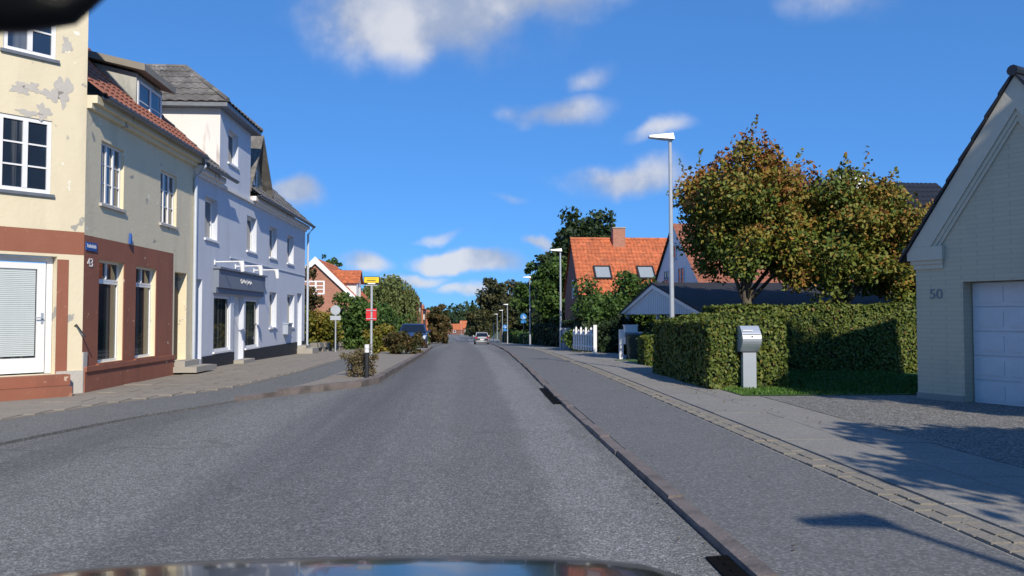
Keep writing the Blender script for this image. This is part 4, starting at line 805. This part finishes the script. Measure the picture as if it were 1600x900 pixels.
for s in (-1,1):
    MB().tube([(cx+s*.97,.9,.98),(cx+s*.90,.55,1.35),(cx+s*.72,.2,1.68)],.04,8).build('windscreen_pillar', black_metal, OC)
    for yy in (1.35,-1.25):
        wh = MB().tube([(cx+s*.70,yy,.33),(cx+s*.89,yy,.33)],.33,22).build('wheel', rubber, OC); MB().tube([(cx+s*.87,yy,.33),(cx+s*.9,yy,.33)],.21,16).build('rim', rim_mat, wh)
MB().tube([(cx-.72,.2,1.69),(cx,.26,1.715),(cx+.72,.2,1.69)],.03,8).build('windscreen_header', black_metal, OC)
MB().hexa([(cx-.68,-1.9,1.66),(cx+.68,-1.9,1.66),(cx+.66,.2,1.69),(cx-.66,.2,1.69),(cx-.6,-1.85,1.74),(cx+.6,-1.85,1.74),(cx+.6,.18,1.745),(cx-.6,.18,1.745)]).build('roof', paint_black, OC)
mb = MB(); rings = []
for i in range(13):
    s = -1+2*i/12; rr = math.sqrt(max(0.0,1-abs(s)**3.2)); xc = -.295+s*.135; zc = 1.668-.012*s
    rings.append(len(mb.v)); mb.v += [(xc, .37+.018*rr*math.cos(a), zc+.034*rr*math.sin(a)) for a in (2*math.pi*k/14 for k in range(14))]
for a, b in zip(rings, rings[1:]):
    for k in range(14): mb.f.append((a+k,a+(k+1)%14,b+(k+1)%14,b+k))
mr_o = mb.build('inside_mirror', black_metal, OC, smooth=True); MB().tube([(cx-.02,.26,1.70),(cx-.08,.36,1.69)],.012,8).build('mirror_stalk', black_metal, mr_o)

# ================================================================ HEDGES, BUSHES, TREES
def hedge(name, label, boxes, n, leaf, lm, cat='hedge', rough=.045, seed=0, group=None, core=None, tint=.0):
    """clipped hedge from boxes (x0,x1,y0,y1,z0,zl,zr): leafy shell over a dark twiggy core; top slopes zl -> zr"""
    b0 = boxes[0]; t = thing(name, label, cat, ((b0[0]+b0[1])/2,(b0[2]+b0[3])/2,b0[4]), group); c = MB(); P = []; Nn = []; g = np.random.default_rng(seed); areas = []
    for x0,x1,y0,y1,z0,zl,zr in boxes:
        i = .09; c.hexa([(x0+i,y0+i,z0),(x1-i,y0+i,z0),(x1-i,y1-i,z0),(x0+i,y1-i,z0),(x0+i,y0+i,zl-i),(x1-i,y0+i,zr-i),(x1-i,y1-i,zr-i),(x0+i,y1-i,zl-i)])
        areas.append(2*(x1-x0)*(zl-z0)+2*(y1-y0)*(zl-z0)+(x1-x0)*(y1-y0))
    for bx_, ar in zip(boxes, areas):
        x0,x1,y0,y1,z0,zl,zr = bx_; k = int(n*ar/sum(areas)); fa = np.array([(x1-x0)*(zl-z0)]*2+[(y1-y0)*(zl-z0)]*2+[(x1-x0)*(y1-y0)]); ch_ = g.choice(5, k, p=fa/fa.sum())
        u, v = g.uniform(0,1,k), g.uniform(0,1,k); zt = zl+(zr-zl)*u
        X = np.where(ch_==2, x0, np.where(ch_==3, x1, x0+(x1-x0)*u)); Y = np.where(ch_==0, y0, np.where(ch_==1, y1, y0+(y1-y0)*np.where(ch_>=2, v if True else u, u)))
        ztt = np.where(ch_==2, zl, np.where(ch_==3, zr, zt)); v2 = g.uniform(0,1,k); Z = np.where(ch_==4, zt, z0+(ztt-z0)*v2)
        lump = .025*np.sin(X*3.1+Z*2.3)+.025*np.sin(Y*2.7-Z*3.3+1)
        N_ = np.zeros((k,3)); N_[ch_==0,1] = -1; N_[ch_==1,1] = 1; N_[ch_==2,0] = -1; N_[ch_==3,0] = 1; N_[ch_==4,2] = 1
        p = np.column_stack([X,Y,Z]) + N_*(lump[:,None] + g.normal(0, rough, (k,1))*.6 - .02); P.append(p); Nn.append(N_)
    c.build('twig_core', core or green_far, t)
    P = np.vstack(P); T = np.clip(g.normal(.42+tint, .22, len(P)), 0, 1)
    leafcloud('foliage', P, leaf, leafmat(lm), t, tint=T, nrm=np.vstack(Nn), jitter=.5); return t
hedge('clipped_hedge', 'big clipped beech hedge behind the metal mailbox', [(4.75,6.3,15.05,19.6,.03,1.38,1.55),(6.3,14.0,19.3,20.5,.03,1.74,1.80)], 62000, .05, 'leaf_hedge', seed=2, tint=.05)
hedge('low_hedge', 'small squared hedge bush between the bin and the big hedge', [(5.25,6.2,22.6,23.6,.0,.85,.95)], 4500, .07, 'leaf_hedge', seed=3)
hedge('tall_hedge', 'dark clipped hedge beside the grey cabinet and street lamp', [(5.6,6.8,36.5,46,gz(41)-.2,1.15,1.15)], 9000, .12, 'leaf_dark', seed=4)
hedge('tall_hedge', 'dark clipped hedge running past the round blue sign', [(6.3,7.5,48,72,gz(60)-.6,.6,.7)], 9000, .18, 'leaf_dark', seed=5)
hedge('roadside_hedge', 'far green hedge along the right pavement below the lamps', [(7.0,8.4,84,150,gz(120)-1.6,-1.0,-.9)], 8000, .4, 'leaf_green', seed=6)
def bush(label, c, rad, lm, n, leaf, seed, name='bush', group=None, ncl=26, cr=.5):
    t = thing(name, label, 'bush', (c[0],c[1],c[2]-rad[2]*.8), group); P, T, C = clumps(c, rad, ncl, n, cr, -.9, seed, .35); leafcloud('foliage', P, leaf, leafmat(lm), t, tint=T)
    m = MB(); b = Vector((c[0],c[1],c[2]-rad[2]))
    for p in C[:12]: m.tube([b, b.lerp(Vector(p), .5)+Vector((0,0,.05)), p], .012, 5, .004)
    m.build('stems', bark, t); return t
bush('dry straw coloured shrub behind the black bollard', (-2.45,18.45,.40), (.44,.42,.40), 'leaf_dry', 2600, .032, 11, ncl=40, cr=.36)
bush('rounded shrub with rust and green leaves on the island', (-3.75,36.3,.3), (.95,.9,.78), 'leaf_yellowgreen', 5000, .09, 12)
bush('dull brown shrub in front of the blue car', (-2.55,32.2,.3), (.85,.7,.55), 'leaf_rust', 4200, .075, 13)
bush('yellowing leafy shrub beside the blue house corner', (-8.2,41.5,.6), (1.5,1.6,1.25), 'leaf_yellowgreen', 9000, .11, 14)
bush('dark green laurel shrub behind the round sign', (-6.4,46.5,.9), (2.2,1.6,1.7), 'leaf_green', 11000, .13, 15, ncl=40)
bush('green shrub below the willow', (-6.0,54,.5), (2.0,1.8,1.5), 'leaf_green', 8000, .15, 16, ncl=34)
bush('dark reddish shrub against the brick gable', (-9.3,44,2.3), (1.1,1.0,1.7), 'leaf_rust', 6000, .12, 17)
bush('large leafy garden shrub in front of the orange roof', (7.7,38,1.6), (2.6,2.0,1.7), 'leaf_green', 16000, .12, 18, ncl=60)
bush('dark evergreen shrub behind the picket gate', (6.9,35.5,.5), (1.5,1.4,1.15), 'leaf_dark', 9000, .10, 19, ncl=40)
bush('small leafy shrub beneath the carport gable', (6.6,25.6,.55), (.75,.9,.75), 'leaf_dark', 4200, .08, 20)
bush('round planted shrub on the far traffic island', (-5.4,150,gz(150)+.7), (1.6,1.6,.8), 'leaf_yellowgreen', 1500, .25, 21)
for k, (x, y, lb) in enumerate([(-5.6,72,'clipped green shrub beside the parked blue car'),(-5.0,84,'low green hedge bush below the terraced houses')]): bush(lb, (x,y,gz(y)+.7), (1.4,4,1.0), 'leaf_green', 6000, .17, 30+k, ncl=40)
sw = thing('garden_wall', 'low field stone garden wall beyond the blue house', 'wall', (-7,43,gz(40))); gs = random.Random(9); ns = 0
for k in range(24):
    for j in range(2):
        y = 37.0+k*.52+(.26 if j else 0); z = gz(y)+.0+j*.24; dx_ = gs.uniform(-.04,.04)
        MB().hexa([(-7.35+dx_,y+.01,z),(-6.95+dx_,y+.02,z),(-6.97+dx_,y+.49,z),(-7.33+dx_,y+.5,z),(-7.3+dx_,y+.04,z+.23),(-7.0+dx_,y+.05,z+.22),(-7.02+dx_,y+.45,z+.23),(-7.3+dx_,y+.46,z+.22)]).build('stone', stonewall, sw)
# autumn limes behind the hedge
LG = 'autumn lime trees behind the clipped hedge'
tree('lime_tree', 'taller autumn lime tree next to the street lamp', (8.4,22.7,0), (8.3,22.5,4.35), (1.95,1.7,2.1), 'leaf_autumn', 42000, 150, .082, .17, 1, LG, .36, .42, 14, -.9, .3, shoots=90)
tree('lime_tree', 'wider autumn lime tree in the middle of the garden', (11.0,22.9,0), (11.2,22.7,3.75), (2.4,1.7,1.85), 'leaf_autumn', 50000, 170, .082, .17, 2, LG, .38, .06, 14, -.9, .3, shoots=80)
tree('lime_tree', 'smaller autumn lime tree nearest the garage roof', (13.9,23.6,0), (14.2,23.4,3.1), (1.8,1.5,1.5), 'leaf_autumn', 20000, 90, .085, .14, 3, LG, .38, .15, 10, -.9, .3, shoots=40)
tree('ash_tree', 'large dark tree rising behind the orange roof', (10.5,64,-1), (10.2,63,6.0), (3.6,3,3.4), 'leaf_dark', 12000, 80, .26, .3, 4)
tree('dark_tree', 'dark broad tree left of the orange roofed house', (6.9,60,-1), (6.9,60,2.9), (1.5,1.8,2.7), 'leaf_green', 6000, 60, .2, .22, 5)
tree('birch_tree', 'slender pale green birch beyond the lamp', (8.2,88,-3), (8.2,88,4.0), (2.3,2.2,3.6), 'leaf_green', 5500, 46, .24, .16, 6, None, .3)
tree('dark_tree', 'dark tree over the hedge by the blue sign', (9.6,78,-2.5), (9.8,78,2.6), (2.8,3,3.6), 'leaf_dark', 8000, 60, .26, .25, 7)
tree('plane_tree', 'open brown leaved tree beyond the lamps', (7.5,165,-5.5), (7.6,165,4.3), (5.6,5,4.6), 'leaf_brown', 8000, 60, .45, .35, 8, None, .32)
tree('round_tree', 'brown green round tree over the distant hedge', (10.5,135,-4.5), (10.8,135,1.4), (4.2,4.5,4.3), 'leaf_brown', 7000, 60, .4, .3, 9)
tree('round_tree', 'dark green tree behind the row of lamps', (12.5,118,-4), (12.6,118,2.2), (4.5,4,4.6), 'leaf_dark', 7000, 55, .38, .3, 10)
tree('round_tree', 'far rounded tree right of the fir', (4.9,230,-7), (5.2,230,-.6), (4.6,5,4.6), 'leaf_brown', 5000, 45, .55, .3, 11)
tree('weeping_willow', 'weeping willow with hanging pale green branches', (-7.4,76,-1.8), (-7.4,76,2.3), (2.7,2.8,2.9), 'leaf_willow', 5000, 50, .22, .3, 12, None, .4)
W_ = [o for o in bpy.data.objects if o.name.startswith('weeping_willow')][0]
gP = np.random.default_rng(44); PP = []
for k in range(230):
    a = gP.uniform(0, 2*math.pi); r = 3.1*math.sqrt(gP.uniform(.05,1)); x, y = -7.4+.92*r*math.cos(a), 76+r*math.sin(a); zt = 2.2+3.0*math.sqrt(max(0,1-(r/3.3)**2)); l = gP.uniform(2.0,4.4); n = 44
    s = np.linspace(0,1,n); PP.append(np.column_stack([x+(.25*math.cos(a))*s+gP.normal(0,.04,n), y+(.25*math.sin(a))*s+gP.normal(0,.04,n), zt-l*s]))
leafcloud('hanging_branches', np.vstack(PP), .10, leafmat('leaf_willow'), W_, aspect=3.2, droop=4)
tree('rust_tree', 'rust brown tree beside the terraced houses', (-4.0,112,-4), (-4.0,112,-.3), (1.5,3,3.2), 'leaf_rust', 7000, 60, .22, .2, 13, None, .34)
tree('rust_tree', 'brown green tree behind the lamp posts on the left', (-6.4,140,-5), (-6.2,140,-1.0), (2.8,3,3.3), 'leaf_rust', 5000, 45, .3, .2, 14)
tree('bare_tree', 'thin small tree behind the brick house ridge', (-13,75,-1.5), (-13,75,6.1), (1.2,1.2,1.1), 'leaf_green', 700, 24, .14, .12, 15, None, .3)
fir = thing('fir_tree', 'dark pointed fir tree in the distance', 'tree', (2.2,262,gz(262))); P = []; zb = gz(262)
for k in range(3200): h = rng.uniform(0,1); a = rng.uniform(0,6.28); r = 2.8*(1-h)*math.sqrt(rng.uniform(.15,1)); P.append((2.2+r*math.cos(a), 262+r*math.sin(a), zb+1+11.5*h))
leafcloud('crown', P, .4, leafmat('leaf_dark'), fir); MB().tube([(2.2,262,zb),(2.2,262,zb+11)],.22,8,.05).build('trunk', bark, fir)
# distant houses at the bend and the wooded ridge
for k, (x, y, w, d, h, lb) in enumerate([(-9,430,14,9,5,'distant house with red roof left at the bend'),(3,440,12,9,6.5,'distant house with steep red roof at the bend')]):
    t = thing('far_house', lb, 'house', (x,y,gz(y)), 'red roofed houses at the bend'); z = gz(y)
    MB().box(x-w/2,x+w/2,y,y+d,z-.5,z+h*.5).build('wall', brick_dark, t); MB().prism([(x-w/2-.4,y-.4,z+h*.5),(x-w/2-.4,y+d+.4,z+h*.5),(x-w/2-.4,y+d/2,z+h*1.15)],(w+.8,0,0)).build('roof', tile_orange, t)
    Ff = frame((0,y,0),(1,0,0),(0,-1,0))
    for u in (x-w*.3, x+w*.15): window(t, Ff, u, u+1.4, z+1, z+2.3, rec=-.05, cols=1, rows=1, fw=.15, sill=False)
rd = MB(); xs = np.arange(-900, 901, 60)
for a, b in zip(xs, xs[1:]):
    ha, hb = (14+5*math.sin(v*.011)+3*math.sin(v*.03+1) for v in (a, b)); rd.quad((a,640,-12),(b,640,-12),(b,900,hb-9),(a,900,ha-9)).quad((a,900,ha-9),(b,900,hb-9),(b,1400,-12),(a,1400,-12))
rd.build('hills', green_far, None, 'structure')
n = 26000; X = rng.uniform(-420,420,n); Y = rng.uniform(520,880,n); hgt = (Y-640)/260*(14+5*np.sin(X*.011)+3*np.sin(X*.03+1)+3)-12
lump = 4.5*(np.abs(np.sin(X*.23+Y*.11))+.6*np.abs(np.sin(X*.41+2)))
leafcloud('woodland', np.column_stack([X,Y,np.maximum(hgt,-11.5)+rng.uniform(0,1,n)**.6*(5+lump)]), 2.4, leafmat('leaf_dark'), None, kind='stuff')['label'] = 'far wooded ridge closing the end of the street'
# trees and shrubs right of the viewpoint that throw the pavement shade
tree('garden_tree', 'tall garden tree beside the drive, right of the viewpoint', (12.0,3.2,0), (11.9,3.9,7.6), (2.1,2.3,2.7), 'leaf_green', 34000, 170, .2, .24, 21, None, .45)
tree('garden_tree', 'small spreading tree at the pavement edge, right of the viewpoint', (8.0,-.2,0), (7.75,.3,4.5), (1.9,2.4,1.4), 'leaf_autumn', 13000, 80, .14, .13, 22, None, .42)
hedge('boundary_hedge', 'clipped hedge bounding the drive on its near side', [(6.4,14,3.6,4.8,.0,3.3,3.4)], 14000, .08, 'leaf_hedge', seed=8)

def litter(name, label, n, fx, y0, y1, dz):
    Y = rng.uniform(y0, y1, n); P = np.array([(fx(y), y, gz(y)+dz) for y in Y])
    leafcloud(name, P, .026, leafmat('leaf_dry'), None, kind='stuff', nrm=np.tile([0,0,1],(n,1)), jitter=.25)['label'] = label
litter('fallen_leaves', 'dry fallen leaves along the foot of the right kerb', 110, lambda y: interp(KR,y)-abs(rng.normal(0,.09))-.02, 4, 40, .012)
litter('fallen_leaves', 'dry fallen leaves on the slabs below the hedge', 150, lambda y: 4.75-abs(rng.normal(0,.35)), 10, 26, .078)
litter('fallen_leaves', 'dry fallen leaves along the kerb of the island', 120, lambda y: interp(KL,y)+abs(rng.normal(0,.08))+.03, 12, 36, .012)
litter('fallen_leaves', 'scattered leaves and crumbs on the cycle path', 34, lambda y: rng.uniform(1.85,3.2), 4, 30, .055)
